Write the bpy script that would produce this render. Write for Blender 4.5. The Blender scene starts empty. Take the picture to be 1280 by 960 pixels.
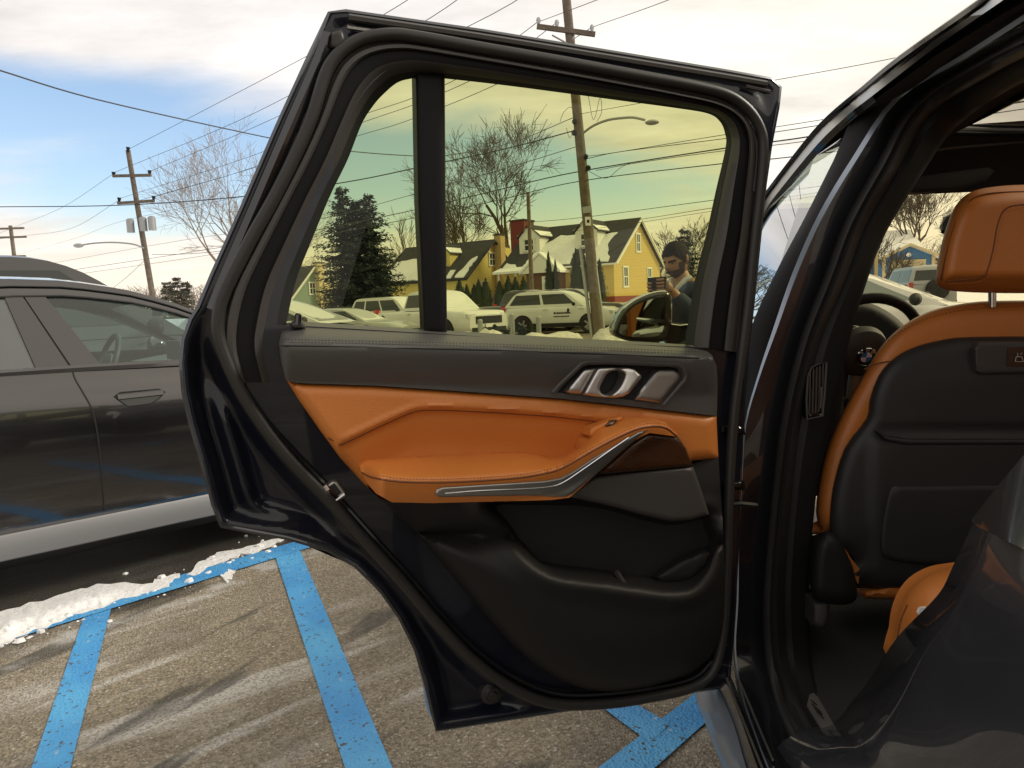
import bpy, math, random
import numpy as np
from mathutils import Vector, Matrix, noise
from mathutils.geometry import delaunay_2d_cdt
R = math.radians
scene = bpy.context.scene
COL = scene.collection

# ---------------------------------------------------------------- camera
PITCH = R(6.35); ROLL = R(2.5); FPX = 900.0; CAM = Vector((0, 0, 1.25))
cam_data = bpy.data.cameras.new('camera'); cam = bpy.data.objects.new('camera', cam_data)
COL.objects.link(cam); scene.camera = cam
FW = Vector((0, math.cos(PITCH), -math.sin(PITCH))); U0 = Vector((0, math.sin(PITCH), math.cos(PITCH)))
RT = Vector((1, 0, 0)) * math.cos(ROLL) - U0 * math.sin(ROLL); UP = Vector((1, 0, 0)) * math.sin(ROLL) + U0 * math.cos(ROLL)
cam.matrix_world = Matrix.Translation(CAM) @ Matrix((RT, UP, -FW)).transposed().to_4x4()
cam_data.sensor_fit = 'HORIZONTAL'; cam_data.sensor_width = 36; cam_data.lens = 36 * FPX / 1280
cam_data.clip_start = 0.02; cam_data.clip_end = 3000

# ---------------------------------------------------------------- world: broken winter cloud deck over a clear sky
SUN_AZ = R(84); SUN_EL = R(33)          # azimuth measured from +Y towards +X
world = bpy.data.worlds.new('World'); scene.world = world; world.use_nodes = True
wt = world.node_tree; wt.nodes.clear()
def wn(t, **k):
    n = wt.nodes.new(t)
    for a, b in k.items(): setattr(n, a, b)
    return n
def wl(a, b): wt.links.new(a, b)
def wmath(op, a, b=None, c=None):
    n = wn('ShaderNodeMath', operation=op)
    for i, v in enumerate((a, b, c)):
        if v is None: continue
        if isinstance(v, (int, float)): n.inputs[i].default_value = v
        else: wl(v, n.inputs[i])
    return n.outputs[0]
tc = wn('ShaderNodeTexCoord'); sep = wn('ShaderNodeSeparateXYZ'); wl(tc.outputs['Generated'], sep.inputs[0])
dx, dy, dz = sep.outputs
sky = wn('ShaderNodeTexSky', sky_type='NISHITA'); sky.sun_disc = False
sky.sun_elevation = SUN_EL; sky.sun_rotation = SUN_AZ
sky.air_density = 1.0; sky.dust_density = 1.4; sky.ozone_density = 0.9
bg_sky = wn('ShaderNodeBackground'); wl(sky.outputs[0], bg_sky.inputs[0]); bg_sky.inputs[1].default_value = 0.115
# flat cloud deck coordinates
den = wmath('ADD', wmath('MAXIMUM', dz, 0.0), 0.13)
comb = wn('ShaderNodeCombineXYZ'); wl(wmath('DIVIDE', dx, den), comb.inputs[0]); wl(wmath('DIVIDE', dy, den), comb.inputs[1])
mp = wn('ShaderNodeMapping'); wl(comb.outputs[0], mp.inputs[0]); mp.inputs['Scale'].default_value = (0.55, 1.1, 1); mp.inputs['Rotation'].default_value = (0, 0, R(-20)); mp.inputs['Location'].default_value = (1.7, 0.4, 0)
nz = wn('ShaderNodeTexNoise'); wl(mp.outputs[0], nz.inputs['Vector']); nz.inputs['Scale'].default_value = 0.9; nz.inputs['Detail'].default_value = 7; nz.inputs['Roughness'].default_value = 0.55; nz.inputs['Distortion'].default_value = 0.4
nz2 = wn('ShaderNodeTexNoise'); wl(mp.outputs[0], nz2.inputs['Vector']); nz2.inputs['Scale'].default_value = 2.6; nz2.inputs['Detail'].default_value = 6; nz2.inputs['Roughness'].default_value = 0.6
# the deck is broken by one long clear lane low in the west-north-west: distance from the lane's centre line in deck coordinates
lane_az = wmath('ARCTAN2', dx, dy)                       # 0 ahead, negative left
lane_el = wmath('ARCSINE', dz)
u = wmath('MULTIPLY', wmath('ADD', lane_az, R(20)), 1.0 / R(40))
v = wmath('MULTIPLY', wmath('SUBTRACT', lane_el, wmath('SUBTRACT', R(11.0), wmath('MULTIPLY', wmath('ADD', lane_az, R(24)), 0.10))), 1.0 / R(6.5))
lane = wmath('SUBTRACT', 1.0, wmath('MINIMUM', wmath('ADD', wmath('POWER', wmath('ABSOLUTE', u), 2.0), wmath('POWER', wmath('ABSOLUTE', v), 2.0)), 1.6))
cov = wmath('SUBTRACT', wmath('ADD', 0.58, wmath('MULTIPLY', wmath('SUBTRACT', nz.outputs[0], 0.5), 1.5)), wmath('MULTIPLY', lane, 0.60))
ramp = wn('ShaderNodeMapRange', interpolation_type='SMOOTHSTEP'); wl(cov, ramp.inputs[0]); ramp.inputs[1].default_value = 0.18; ramp.inputs[2].default_value = 0.62
# cloud light: warmer and brighter towards the veiled sun
dot = wn('ShaderNodeVectorMath', operation='DOT_PRODUCT'); wl(tc.outputs['Generated'], dot.inputs[0])
dot.inputs[1].default_value = (math.sin(SUN_AZ) * math.cos(SUN_EL), math.cos(SUN_AZ) * math.cos(SUN_EL), math.sin(SUN_EL))
warm = wn('ShaderNodeMapRange'); wl(dot.outputs['Value'], warm.inputs[0]); warm.inputs[1].default_value = 0.2; warm.inputs[2].default_value = 1.0
cmix = wn('ShaderNodeMix', data_type='RGBA'); wl(warm.outputs[0], cmix.inputs[0])
cmix.inputs[6].default_value = (0.64, 0.61, 0.59, 1); cmix.inputs[7].default_value = (0.755, 0.695, 0.555, 1)
shade = wmath('ADD', 0.47, wmath('MULTIPLY', nz2.outputs[0], 0.88))
cstr = wmath('MULTIPLY', shade, wmath('ADD', 0.90, wmath('MULTIPLY', warm.outputs[0], 0.06)))
bg_cl = wn('ShaderNodeBackground'); wl(cmix.outputs[2], bg_cl.inputs[0]); wl(cstr, bg_cl.inputs[1])
# peach haze hugging the horizon
hz = wn('ShaderNodeMapRange', interpolation_type='SMOOTHSTEP'); wl(dz, hz.inputs[0]); hz.inputs[1].default_value = 0.015; hz.inputs[2].default_value = 0.16; hz.inputs[3].default_value = 0.85; hz.inputs[4].default_value = 0.0
bg_hz = wn('ShaderNodeBackground'); bg_hz.inputs[0].default_value = (0.95, 0.85, 0.68, 1); bg_hz.inputs[1].default_value = 0.66
m1 = wn('ShaderNodeMixShader'); wl(ramp.outputs[0], m1.inputs[0]); wl(bg_sky.outputs[0], m1.inputs[1]); wl(bg_cl.outputs[0], m1.inputs[2])
m2 = wn('ShaderNodeMixShader'); wl(hz.outputs[0], m2.inputs[0]); wl(m1.outputs[0], m2.inputs[1]); wl(bg_hz.outputs[0], m2.inputs[2])
wo = wn('ShaderNodeOutputWorld'); wl(m2.outputs[0], wo.inputs[0])

# ---------------------------------------------------------------- sun behind cloud
sl = bpy.data.lights.new('sun', 'SUN'); sl.energy = 1.5; sl.angle = R(14); sl.color = (1.0, 0.93, 0.82)
so = bpy.data.objects.new('sun', sl); COL.objects.link(so); so.location = (20, 20, 30)
sd = Vector((math.sin(SUN_AZ) * math.cos(SUN_EL), math.cos(SUN_AZ) * math.cos(SUN_EL), math.sin(SUN_EL)))
so.rotation_euler = sd.to_track_quat('Z', 'Y').to_euler()
vs = scene.view_settings; vs.view_transform = 'Standard'; vs.look = 'None'; vs.exposure = 0.92; vs.gamma = 1.0; vs.use_curve_mapping = False
scene.cycles.use_denoising = True
scene.cycles.max_bounces = 8; scene.cycles.transparent_max_bounces = 16; scene.cycles.glossy_bounces = 4
scene.cycles.caustics_reflective = False; scene.cycles.caustics_refractive = False

# ---------------------------------------------------------------- measuring helpers (a pixel of the photograph at a known depth)
def ray(px, py):
    return FW + RT * ((px - 640) / FPX) + UP * ((480 - py) / FPX)
def AY(px, py, Y):
    d = ray(px, py); return CAM + d * (Y / d.y)
def AX(px, py, X):
    d = ray(px, py); return CAM + d * (X / d.x)
def AZ(px, py, z=0.0):
    d = ray(px, py); return CAM + d * ((z - CAM.z) / d.z)
class Plane:
    def __init__(self, p0, n):
        self.p = Vector(p0); self.n = Vector(n).normalized()
    def at(self, px, py, w=0.0):
        d = ray(px, py); return CAM + d * ((self.p + self.n * w - CAM).dot(self.n) / d.dot(self.n))
    def many(self, P, w):
        P = np.asarray(P, float); w = np.asarray(w, float)
        d = np.array(FW)[None] + ((P[:, 0] - 640) / FPX)[:, None] * np.array(RT) + ((480 - P[:, 1]) / FPX)[:, None] * np.array(UP)
        n = np.array(self.n); k = (np.array(self.p - CAM).dot(n) + w) / (d @ n)
        return np.array(CAM)[None] + d * k[:, None]

# ---------------------------------------------------------------- object helpers
def root_of(o):
    while o.parent: o = o.parent
    return o
def tag(o, label=None, cat=None, group=None, kind=None):
    if label: o['label'] = label
    if cat: o['category'] = cat
    if group: o['group'] = group
    if kind: o['kind'] = kind
    return o
def empty(name, loc, rz=0.0, label=None, cat=None, group=None):
    o = bpy.data.objects.new(name, None); COL.objects.link(o); o.location = loc; o.rotation_euler = (0, 0, rz)
    o.empty_display_size = 0.2
    return tag(o, label, cat, group)
def put(name, V, F, mat, parent=None, smooth=True, world=True, sharp=38, kind=None):
    V = [Vector(v) for v in V]
    if parent is None and world:
        xs = [v.x for v in V]; ys = [v.y for v in V]; zs = [v.z for v in V]
        off = Vector(((min(xs) + max(xs)) / 2, (min(ys) + max(ys)) / 2, min(zs)))
    elif parent is not None and world: off = root_of(parent).location.copy()
    else: off = Vector((0, 0, 0))
    me = bpy.data.meshes.new(name); me.from_pydata([v - off for v in V], [], F); me.update()
    if smooth:
        me.polygons.foreach_set('use_smooth', [True] * len(me.polygons))
        try: me.set_sharp_from_angle(angle=R(sharp))
        except Exception: pass
    o = bpy.data.objects.new(name, me); COL.objects.link(o)
    if parent is None: o.location = off
    else: o.parent = parent
    if mat is not None: me.materials.append(mat)
    if kind: o['kind'] = kind
    return o
def copy_tree(o, parent=None):
    c = o.copy(); COL.objects.link(c)
    if parent is not None: c.parent = parent
    for ch in list(o.children): copy_tree(ch, c)
    return c

class MB:
    """collects simple shapes into one mesh"""
    def __init__(s): s.V = []; s.F = []
    def add(s, V, F):
        b = len(s.V); s.V += [Vector(v) for v in V]; s.F += [tuple(i + b for i in f) for f in F]; return s
    def box(s, c, d, rz=0.0, M=None):
        c = Vector(c); hx, hy, hz = d[0] / 2, d[1] / 2, d[2] / 2; m = M if M is not None else Matrix.Rotation(rz, 3, 'Z')
        V = [c + m @ Vector((x * hx, y * hy, z * hz)) for z in (-1, 1) for y in (-1, 1) for x in (-1, 1)]
        return s.add(V, [(0, 2, 3, 1), (4, 5, 7, 6), (0, 1, 5, 4), (2, 6, 7, 3), (0, 4, 6, 2), (1, 3, 7, 5)])
    def prism(s, poly, vec):
        n = len(poly); P = [Vector(p) for p in poly]; Q = [p + Vector(vec) for p in P]
        return s.add(P + Q, [tuple(range(n - 1, -1, -1)), tuple(range(n, 2 * n))] + [(i, (i + 1) % n, (i + 1) % n + n, i + n) for i in range(n)])
    def tube(s, pts, r, n=6, closed=False, caps=True):
        P = [Vector(p) for p in pts]; m = len(P); rr = r if isinstance(r, (list, tuple)) else [r] * m
        V = []; prev = None
        for i, p in enumerate(P):
            a = P[(i - 1) % m] if (closed or i > 0) else p; b = P[(i + 1) % m] if (closed or i < m - 1) else p
            t = (b - a).normalized() if (b - a).length > 1e-9 else Vector((0, 0, 1))
            if prev is None:
                prev = t.orthogonal().normalized()
            u = (prev - t * prev.dot(t))
            u = u.normalized() if u.length > 1e-6 else t.orthogonal().normalized()
            prev = u; w = t.cross(u)
            V += [p + (u * math.cos(2 * math.pi * k / n) + w * math.sin(2 * math.pi * k / n)) * rr[i] for k in range(n)]
        F = []
        for i in range(m if closed else m - 1):
            j = (i + 1) % m
            for k in range(n):
                k2 = (k + 1) % n; F.append((i * n + k, i * n + k2, j * n + k2, j * n + k))
        if caps and not closed:
            F.append(tuple(range(n - 1, -1, -1))); F.append(tuple((m - 1) * n + k for k in range(n)))
        return s.add(V, F)
    def loft(s, rows, closed=False):
        m = len(rows); n = len(rows[0]); F = []
        for i in range(m - 1):
            for k in range(n if closed else n - 1):
                k2 = (k + 1) % n; F.append((i * n + k, i * n + k2, (i + 1) * n + k2, (i + 1) * n + k))
        return s.add([v for r in rows for v in r], F)
    def lathe(s, prof, n=20, M=None):
        rows = []
        for k in range(n):
            a = 2 * math.pi * k / n
            rows.append([Vector((r * math.cos(a), r * math.sin(a), z)) for r, z in prof])
        if M is not None: rows = [[M @ v for v in r] for r in rows]
        m = len(prof); F = []
        for k in range(n):
            k2 = (k + 1) % n
            for i in range(m - 1): F.append((k * m + i, k2 * m + i, k2 * m + i + 1, k * m + i + 1))
        return s.add([v for r in rows for v in r], F)
    def quad(s, a, b, c, d): return s.add([a, b, c, d], [(0, 1, 2, 3)])
    def blob(s, c, rad, n=8, m=5, M=None, jit=0, rnd=random):
        c = Vector(c); rows = []
        for i in range(m + 1):
            th = math.pi * i / m; row = []
            for k in range(n):
                ph = 2 * math.pi * k / n; q = 1 + jit * (rnd.random() - .5)
                v = Vector((rad[0] * math.sin(th) * math.cos(ph) * q, rad[1] * math.sin(th) * math.sin(ph) * q, rad[2] * math.cos(th) * q))
                row.append(c + (M @ v if M is not None else v))
            rows.append(row)
        return s.loft(rows[::-1], closed=True)
    def build(s, name, mat, parent=None, smooth=True, world=True, sharp=38, kind=None):
        return put(name, s.V, s.F, mat, parent, smooth, world, sharp, kind)

def catmull(P, k=5, closed=False):
    P = [np.array(p, float) for p in P]; n = len(P); out = []
    for i in range(n if closed else n - 1):
        p1, p2 = P[i], P[(i + 1) % n]
        p0 = P[(i - 1) % n] if (closed or i > 0) else 2 * p1 - p2
        p3 = P[(i + 2) % n] if (closed or i < n - 2) else 2 * p2 - p1
        for j in range(k):
            t = j / k
            out.append(0.5 * (2 * p1 + (p2 - p0) * t + (2 * p0 - 5 * p1 + 4 * p2 - p3) * t * t + (3 * p1 - p0 - 3 * p2 + p3) * t ** 3))
    if not closed: out.append(P[-1])
    return [tuple(q) for q in out]
def resample(poly, step):
    out = []; n = len(poly)
    for i in range(n):
        a = np.array(poly[i], float); b = np.array(poly[(i + 1) % n], float); L = np.linalg.norm(b - a)
        if L < 1e-6: continue
        k = max(1, int(round(L / step)))
        out += [tuple(a + (b - a) * j / k) for j in range(k)]
    return out
def inpoly(X, Y, poly):
    ins = np.zeros(X.shape, bool); n = len(poly)
    for i in range(n):
        x1, y1 = poly[i]; x2, y2 = poly[(i + 1) % n]
        if y1 == y2: continue
        c = ((y1 > Y) != (y2 > Y)) & (X < (x2 - x1) * (Y - y1) / (y2 - y1) + x1); ins ^= c
    return ins
def pdist(X, Y, poly, closed=True):
    D = np.full(X.shape, 1e9); n = len(poly)
    for i in range(n if closed else n - 1):
        x1, y1 = poly[i]; x2, y2 = poly[(i + 1) % n]; ex, ey = x2 - x1, y2 - y1; L = ex * ex + ey * ey
        if L < 1e-12: continue
        t = np.clip(((X - x1) * ex + (Y - y1) * ey) / L, 0, 1)
        D = np.minimum(D, (X - x1 - t * ex) ** 2 + (Y - y1 - t * ey) ** 2)
    return np.sqrt(D)
def interp(line):
    xs = [p[0] for p in line]; ys = [p[1] for p in line]
    return lambda x: np.interp(x, xs, ys)
def sstep(a, b, x):
    t = np.clip((x - a) / (b - a), 0, 1); return t * t * (3 - 2 * t)
def rnd_edge(d, r):
    t = np.clip(d / r, 0, 1); return np.sqrt(np.clip(1 - (1 - t) ** 2, 0, 1))
def pad(name, poly, pl, wf, mat, parent, step=7, back=0.02, holes=(), sharp=38, rings=None, taper=0.0):
    """a solid relief panel: outline measured on plane pl, front surface raised by wf(x, y, distance to rim), rim walls and back"""
    if rings is None: rings = (step * .25, step * .65, step * 1.2)
    loops = [resample(poly, step)] + [resample(h, step) for h in holes]
    pts = []; edges = []
    for lp in loops:
        b = len(pts); pts += lp; edges += [(b + i, b + (i + 1) % len(lp)) for i in range(len(lp))]
    xs = [p[0] for p in loops[0]]; ys = [p[1] for p in loops[0]]
    gx, gy = np.meshgrid(np.arange(min(xs) + step * .5, max(xs), step), np.arange(min(ys) + step * .5, max(ys), step))
    gx[1::2] += step * .5; gx = gx.ravel(); gy = gy.ravel()
    def dist(X, Y):
        d = pdist(X, Y, loops[0])
        for h in loops[1:]: d = np.minimum(d, pdist(X, Y, h))
        return d
    def inside(X, Y):
        m = inpoly(X, Y, loops[0])
        for h in loops[1:]: m &= ~inpoly(X, Y, h)
        return m
    ok = inside(gx, gy); gx, gy = gx[ok], gy[ok]
    if len(gx):
        ok = dist(gx, gy) > step * .45; gx, gy = gx[ok], gy[ok]
    # extra rings just inside the rim so that rounded edges shade smoothly
    rx = []; ry = []; last = 0
    for off in rings:
        last = max(last, off)
        for lp in loops:
            Q = np.array(lp); T_ = np.roll(Q, -1, 0) - np.roll(Q, 1, 0); T_ /= np.maximum(np.linalg.norm(T_, axis=1), 1e-9)[:, None]
            for sg in (-1, 1):
                C_ = Q + np.stack([-T_[:, 1], T_[:, 0]], 1) * off * sg; rx.append(C_[:, 0]); ry.append(C_[:, 1])
    if rx:
        rx = np.concatenate(rx); ry = np.concatenate(ry); o_ = np.concatenate([np.full(2 * sum(len(l_) for l_ in loops), f_) for f_ in rings])
        ok = inside(rx, ry); rx, ry, o_ = rx[ok], ry[ok], o_[ok]
        ok = dist(rx, ry) > o_ * .93; rx, ry = rx[ok], ry[ok]
        if len(gx):
            ok = dist(gx, gy) > last + step * .4; gx, gy = gx[ok], gy[ok]
    else: rx = np.zeros(0); ry = np.zeros(0)
    pts = pts + list(zip(rx.tolist(), ry.tolist())) + list(zip(gx.tolist(), gy.tolist()))
    vo, _, fo, _, _, _ = delaunay_2d_cdt([Vector(p) for p in pts], edges, [], 0, 1e-4)
    A = np.array([(v.x, v.y) for v in vo])
    T = np.array([f for f in fo if len(f) == 3])
    C = A[T].mean(axis=1); T = T[inside(C[:, 0], C[:, 1])]
    D = dist(A[:, 0], A[:, 1])
    w = wf(A[:, 0], A[:, 1], D) if callable(wf) else np.full(len(A), float(wf))
    w = np.asarray(w, float) * np.ones(len(A))
    P = pl.many(A, w)
    n = np.array(pl.n)
    t = T[0]; fn = np.cross(P[t[1]] - P[t[0]], P[t[2]] - P[t[0]])
    if fn.dot(n) < 0: T = T[:, ::-1]
    V = [Vector(p) for p in P]; F = [tuple(int(i) for i in f) for f in T]
    cnt = {}
    for f in F:
        for i in range(3):
            e = (f[i], f[(i + 1) % 3]); cnt[e] = 1
    rim = [e for e in cnt if (e[1], e[0]) not in cnt]
    if back:
        wb = float(w.min()) - back; mp_ = {}; cen = Vector(P[sorted(set(i for e in rim for i in e))].mean(axis=0))
        for e in rim:
            for i in e:
                if i not in mp_:
                    mp_[i] = len(V); q = V[i]; V.append(q + pl.n * (wb - float(w[i])) + (cen - q - pl.n * (cen - q).dot(pl.n)) * taper)
        for a, b in rim: F.append((b, a, mp_[a], mp_[b]))
    return put(name, V, F, mat, parent, sharp=sharp)
def line_tube(name, pts, pl, w, r, mat, parent, k=4, closed=False, n=6):
    C = catmull(pts, k, closed) if k > 1 else pts
    ww = w if callable(w) else (lambda x, y: w)
    P = [pl.at(x, y, float(ww(x, y))) for x, y in C]
    return MB().tube(P, r, n, closed).build(name, mat, parent)

# ---------------------------------------------------------------- materials
def mat(name, col=(.5, .5, .5), rough=.5, metal=0.0, coat=0.0, bump=None, var=None, spec=.5, sheen=0.0, emit=None):
    """col; bump=(kind, scale, strength, distance); var=(scale, amount, second colour)"""
    m = bpy.data.materials.new(name); m.use_nodes = True; nt = m.node_tree; b = nt.nodes['Principled BSDF']
    b.inputs['Base Color'].default_value = (*col, 1); b.inputs['Roughness'].default_value = rough; b.inputs['Metallic'].default_value = metal
    b.inputs['Coat Weight'].default_value = coat; b.inputs['Coat Roughness'].default_value = 0.03
    b.inputs['Specular IOR Level'].default_value = spec
    if sheen: b.inputs['Sheen Weight'].default_value = sheen
    if emit: b.inputs['Emission Color'].default_value = (*emit[0], 1); b.inputs['Emission Strength'].default_value = emit[1]
    tcn = nt.nodes.new('ShaderNodeTexCoord')
    if var:
        n = nt.nodes.new('ShaderNodeTexNoise'); n.inputs['Scale'].default_value = var[0]; n.inputs['Detail'].default_value = 6
        nt.links.new(tcn.outputs['Object'], n.inputs['Vector'])
        r = nt.nodes.new('ShaderNodeMapRange'); nt.links.new(n.outputs[0], r.inputs[0]); r.inputs[1].default_value = .35; r.inputs[2].default_value = .68; r.inputs[4].default_value = var[1]
        x = nt.nodes.new('ShaderNodeMix'); x.data_type = 'RGBA'; nt.links.new(r.outputs[0], x.inputs[0]); x.inputs[6].default_value = (*col, 1); x.inputs[7].default_value = (*var[2], 1)
        nt.links.new(x.outputs[2], b.inputs['Base Color'])
    if bump:
        kind, sc, st, di = bump
        if kind == 'noise':
            n = nt.nodes.new('ShaderNodeTexNoise'); n.inputs['Scale'].default_value = sc; n.inputs['Detail'].default_value = 4; out = n.outputs[0]
        elif kind == 'voronoi':
            n = nt.nodes.new('ShaderNodeTexVoronoi'); n.inputs['Scale'].default_value = sc; out = n.outputs['Distance']
        elif kind == 'wavez':
            n = nt.nodes.new('ShaderNodeTexWave'); n.bands_direction = 'Z'; n.inputs['Scale'].default_value = sc; n.wave_profile = 'SAW'; out = n.outputs['Fac']
        nt.links.new(tcn.outputs['Object'], n.inputs['Vector'])
        bp = nt.nodes.new('ShaderNodeBump'); bp.inputs['Strength'].default_value = st; bp.inputs['Distance'].default_value = di
        nt.links.new(out, bp.inputs['Height']); nt.links.new(bp.outputs[0], b.inputs['Normal'])
    return m
def glass(name, tint, refl=1.0, ior=1.5, rough=0.0, haze=None):
    """thin pane: tinted straight-through light plus a Fresnel mirror; haze = (amount, colour) for a dusty film"""
    m = bpy.data.materials.new(name); m.use_nodes = True; nt = m.node_tree; nt.nodes.clear()
    t = nt.nodes.new('ShaderNodeBsdfTransparent'); t.inputs[0].default_value = (*tint, 1)
    g = nt.nodes.new('ShaderNodeBsdfGlossy'); g.inputs['Roughness'].default_value = rough; g.inputs[0].default_value = (1, 1, 1, 1)
    f = nt.nodes.new('ShaderNodeFresnel'); ge = nt.nodes.new('ShaderNodeNewGeometry')
    ma = nt.nodes.new('ShaderNodeMath'); ma.operation = 'MULTIPLY_ADD'; nt.links.new(ge.outputs['Backfacing'], ma.inputs[0]); ma.inputs[1].default_value = 1 / ior - ior; ma.inputs[2].default_value = ior; nt.links.new(ma.outputs[0], f.inputs[0])
    mu = nt.nodes.new('ShaderNodeMath'); mu.operation = 'MULTIPLY'; mu.use_clamp = True; mu.inputs[1].default_value = refl; nt.links.new(f.outputs[0], mu.inputs[0])
    x = nt.nodes.new('ShaderNodeMixShader'); nt.links.new(mu.outputs[0], x.inputs[0])
    src = t.outputs[0]
    if haze:
        df = nt.nodes.new('ShaderNodeBsdfDiffuse'); df.inputs[0].default_value = (*haze[1], 1)
        xh = nt.nodes.new('ShaderNodeMixShader'); xh.inputs[0].default_value = haze[0]
        nt.links.new(t.outputs[0], xh.inputs[1]); nt.links.new(df.outputs[0], xh.inputs[2]); src = xh.outputs[0]
    nt.links.new(src, x.inputs[1]); nt.links.new(g.outputs[0], x.inputs[2])
    o = nt.nodes.new('ShaderNodeOutputMaterial'); nt.links.new(x.outputs[0], o.inputs[0])
    return m
M = {}
M['paint'] = mat('dark_metallic_paint', (.055, .060, .072), .26, .85, 1.0)
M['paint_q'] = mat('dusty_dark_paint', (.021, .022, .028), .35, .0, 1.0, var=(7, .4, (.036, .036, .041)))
M['paint_sky'] = mat('paint_with_sky_reflection', (.34, .36, .37), .16, .9, 1.0)  # dark body paint made paler: the reflected sky is put into its colour
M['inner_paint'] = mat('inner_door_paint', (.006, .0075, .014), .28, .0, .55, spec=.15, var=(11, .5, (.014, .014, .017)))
M['rubber'] = mat('seal_rubber', (.026, .0245, .023), .40, bump=('noise', 300, .15, .0005), spec=.3)
M['plastic'] = mat('dark_trim_plastic', (.052, .048, .045), .42, bump=('noise', 900, .25, .0006), spec=.3)
M['plastic_lo'] = mat('black_trim_plastic', (.0145, .014, .0135), .48, bump=('noise', 700, .3, .0006), spec=.2)
M['inset'] = mat('black_frame_inset', (.008, .0076, .008), .45, bump=('noise', 900, .2, .0004), spec=.12)
M['black'] = mat('matte_black', (.006, .006, .006), .7)
M['gloss'] = mat('gloss_black', (.006, .006, .007), .12, 0, .6)
M['pad_leather'] = mat('charcoal_leather', (.066, .063, .060), .42, bump=('voronoi', 650, .35, .0006))
M['tan'] = mat('cognac_leather', (.54, .178, .036), .42, bump=('voronoi', 420, .3, .0009), var=(14, .25, (.49, .152, .028)))
M['tan_d'] = mat('cognac_seam', (.15, .042, .008), .6)
M['tan_thread'] = mat('cognac_thread', (.46, .16, .04), .6)
M['thread'] = mat('grey_thread', (.10, .095, .09), .7)
M['satin'] = mat('satin_aluminium', (.60, .58, .55), .42, 1.0)
M['satin_d'] = mat('dark_brushed_metal', (.40, .39, .37), .46, 1.0, bump=('noise', 120, .1, .0005))
M['chrome'] = mat('chrome', (.75, .76, .78), .08, 1.0)
M['skirt'] = mat('silver_side_skirt', (.30, .34, .40), .3, .55)
M['carpet'] = mat('black_carpet', (.024, .0235, .023), .95, bump=('noise', 500, .9, .003))
M['seatback'] = mat('black_seat_shell', (.027, .027, .027), .46, bump=('noise', 500, .4, .0008), spec=.3)
M['headliner'] = mat('black_headliner', (.020, .019, .019), .9, bump=('noise', 600, .3, .001))
M['glass_door'] = glass('tinted_door_glass', (.645, .65, .33), .5, 1.45)
M['glass_front'] = glass('front_door_glass', (.55, .62, .5), 2.2, 1.5)
M['glass_wind'] = glass('windscreen_glass', (.92, .86, .60), .8, 1.45)
M['glass_roof'] = glass('sunroof_glass', (.62, .58, .50), .4, 1.45, haze=(.18, (.5, .45, .37)))
M['glass_nb'] = glass('pale_green_car_glass', (.74, .88, .83), 1.0, 1.5, haze=(.05, (.5, .58, .55)))
M['glass_nb_d'] = glass('privacy_car_glass', (.16, .17, .17), 2.0, 1.5, haze=(.14, (.42, .45, .45)))
M['mirror'] = mat('mirror_glass', (.75, .78, .72), .02, 1.0)
M['car_glass'] = mat('dark_car_window', (.018, .022, .022), .06, 0, .3)
M['frost_glass'] = mat('frosted_windscreen', (.58, .62, .60), .3, 0, .2, var=(3, .6, (.72, .75, .73)))
M['tyre'] = mat('tyre_rubber', (.014, .014, .014), .8, var=(6, .5, (.04, .038, .036)))
M['rim'] = mat('alloy_rim', (.33, .34, .36), .35, .8)
M['red_lamp'] = mat('red_lamp', (.45, .012, .015), .2, 0, .6)
M['clear_lamp'] = mat('clear_lamp', (.55, .57, .6), .12, .2, .6)
M['snow'] = mat('snow', (.80, .81, .83), .75, bump=('noise', 9, .5, .05), var=(5, .5, (.66, .67, .69)))
M['lot_snow'] = mat('old_lot_snow', (.80, .80, .80), .7, bump=('noise', 45, .7, .012), var=(45, .5, (.60, .58, .55)))
M['dirty_snow'] = mat('dirty_snow', (.66, .65, .63), .85, bump=('noise', 22, .9, .04), var=(7, .7, (.40, .37, .33)))
M['wood_pole'] = mat('weathered_pole', (.12, .094, .072), .9, bump=('noise', 14, .8, .03), var=(5, .7, (.20, .165, .13)))
M['wire'] = mat('black_cable', (.03, .03, .032), .6)
M['bark'] = mat('bare_bark', (.085, .066, .05), .95, var=(3, .6, (.13, .105, .08)))
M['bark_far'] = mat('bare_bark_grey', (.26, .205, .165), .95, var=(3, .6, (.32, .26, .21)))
M['needle'] = mat('spruce_needles', (.012, .024, .019), .8, var=(1.2, .7, (.030, .047, .034)))
M['arbor'] = mat('arborvitae_leaves', (.018, .030, .016), .85, var=(2.0, .7, (.040, .055, .026)))
M['brush'] = mat('brown_brush', (.13, .09, .06), .95, var=(2, .7, (.2, .15, .11)))
M['steel'] = mat('galvanised_steel', (.36, .37, .38), .45, .6)
M['white'] = mat('white_paint', (.78, .78, .77), .4, 0, .6)
M['white_trim'] = mat('white_house_trim', (.72, .72, .70), .6)

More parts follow.
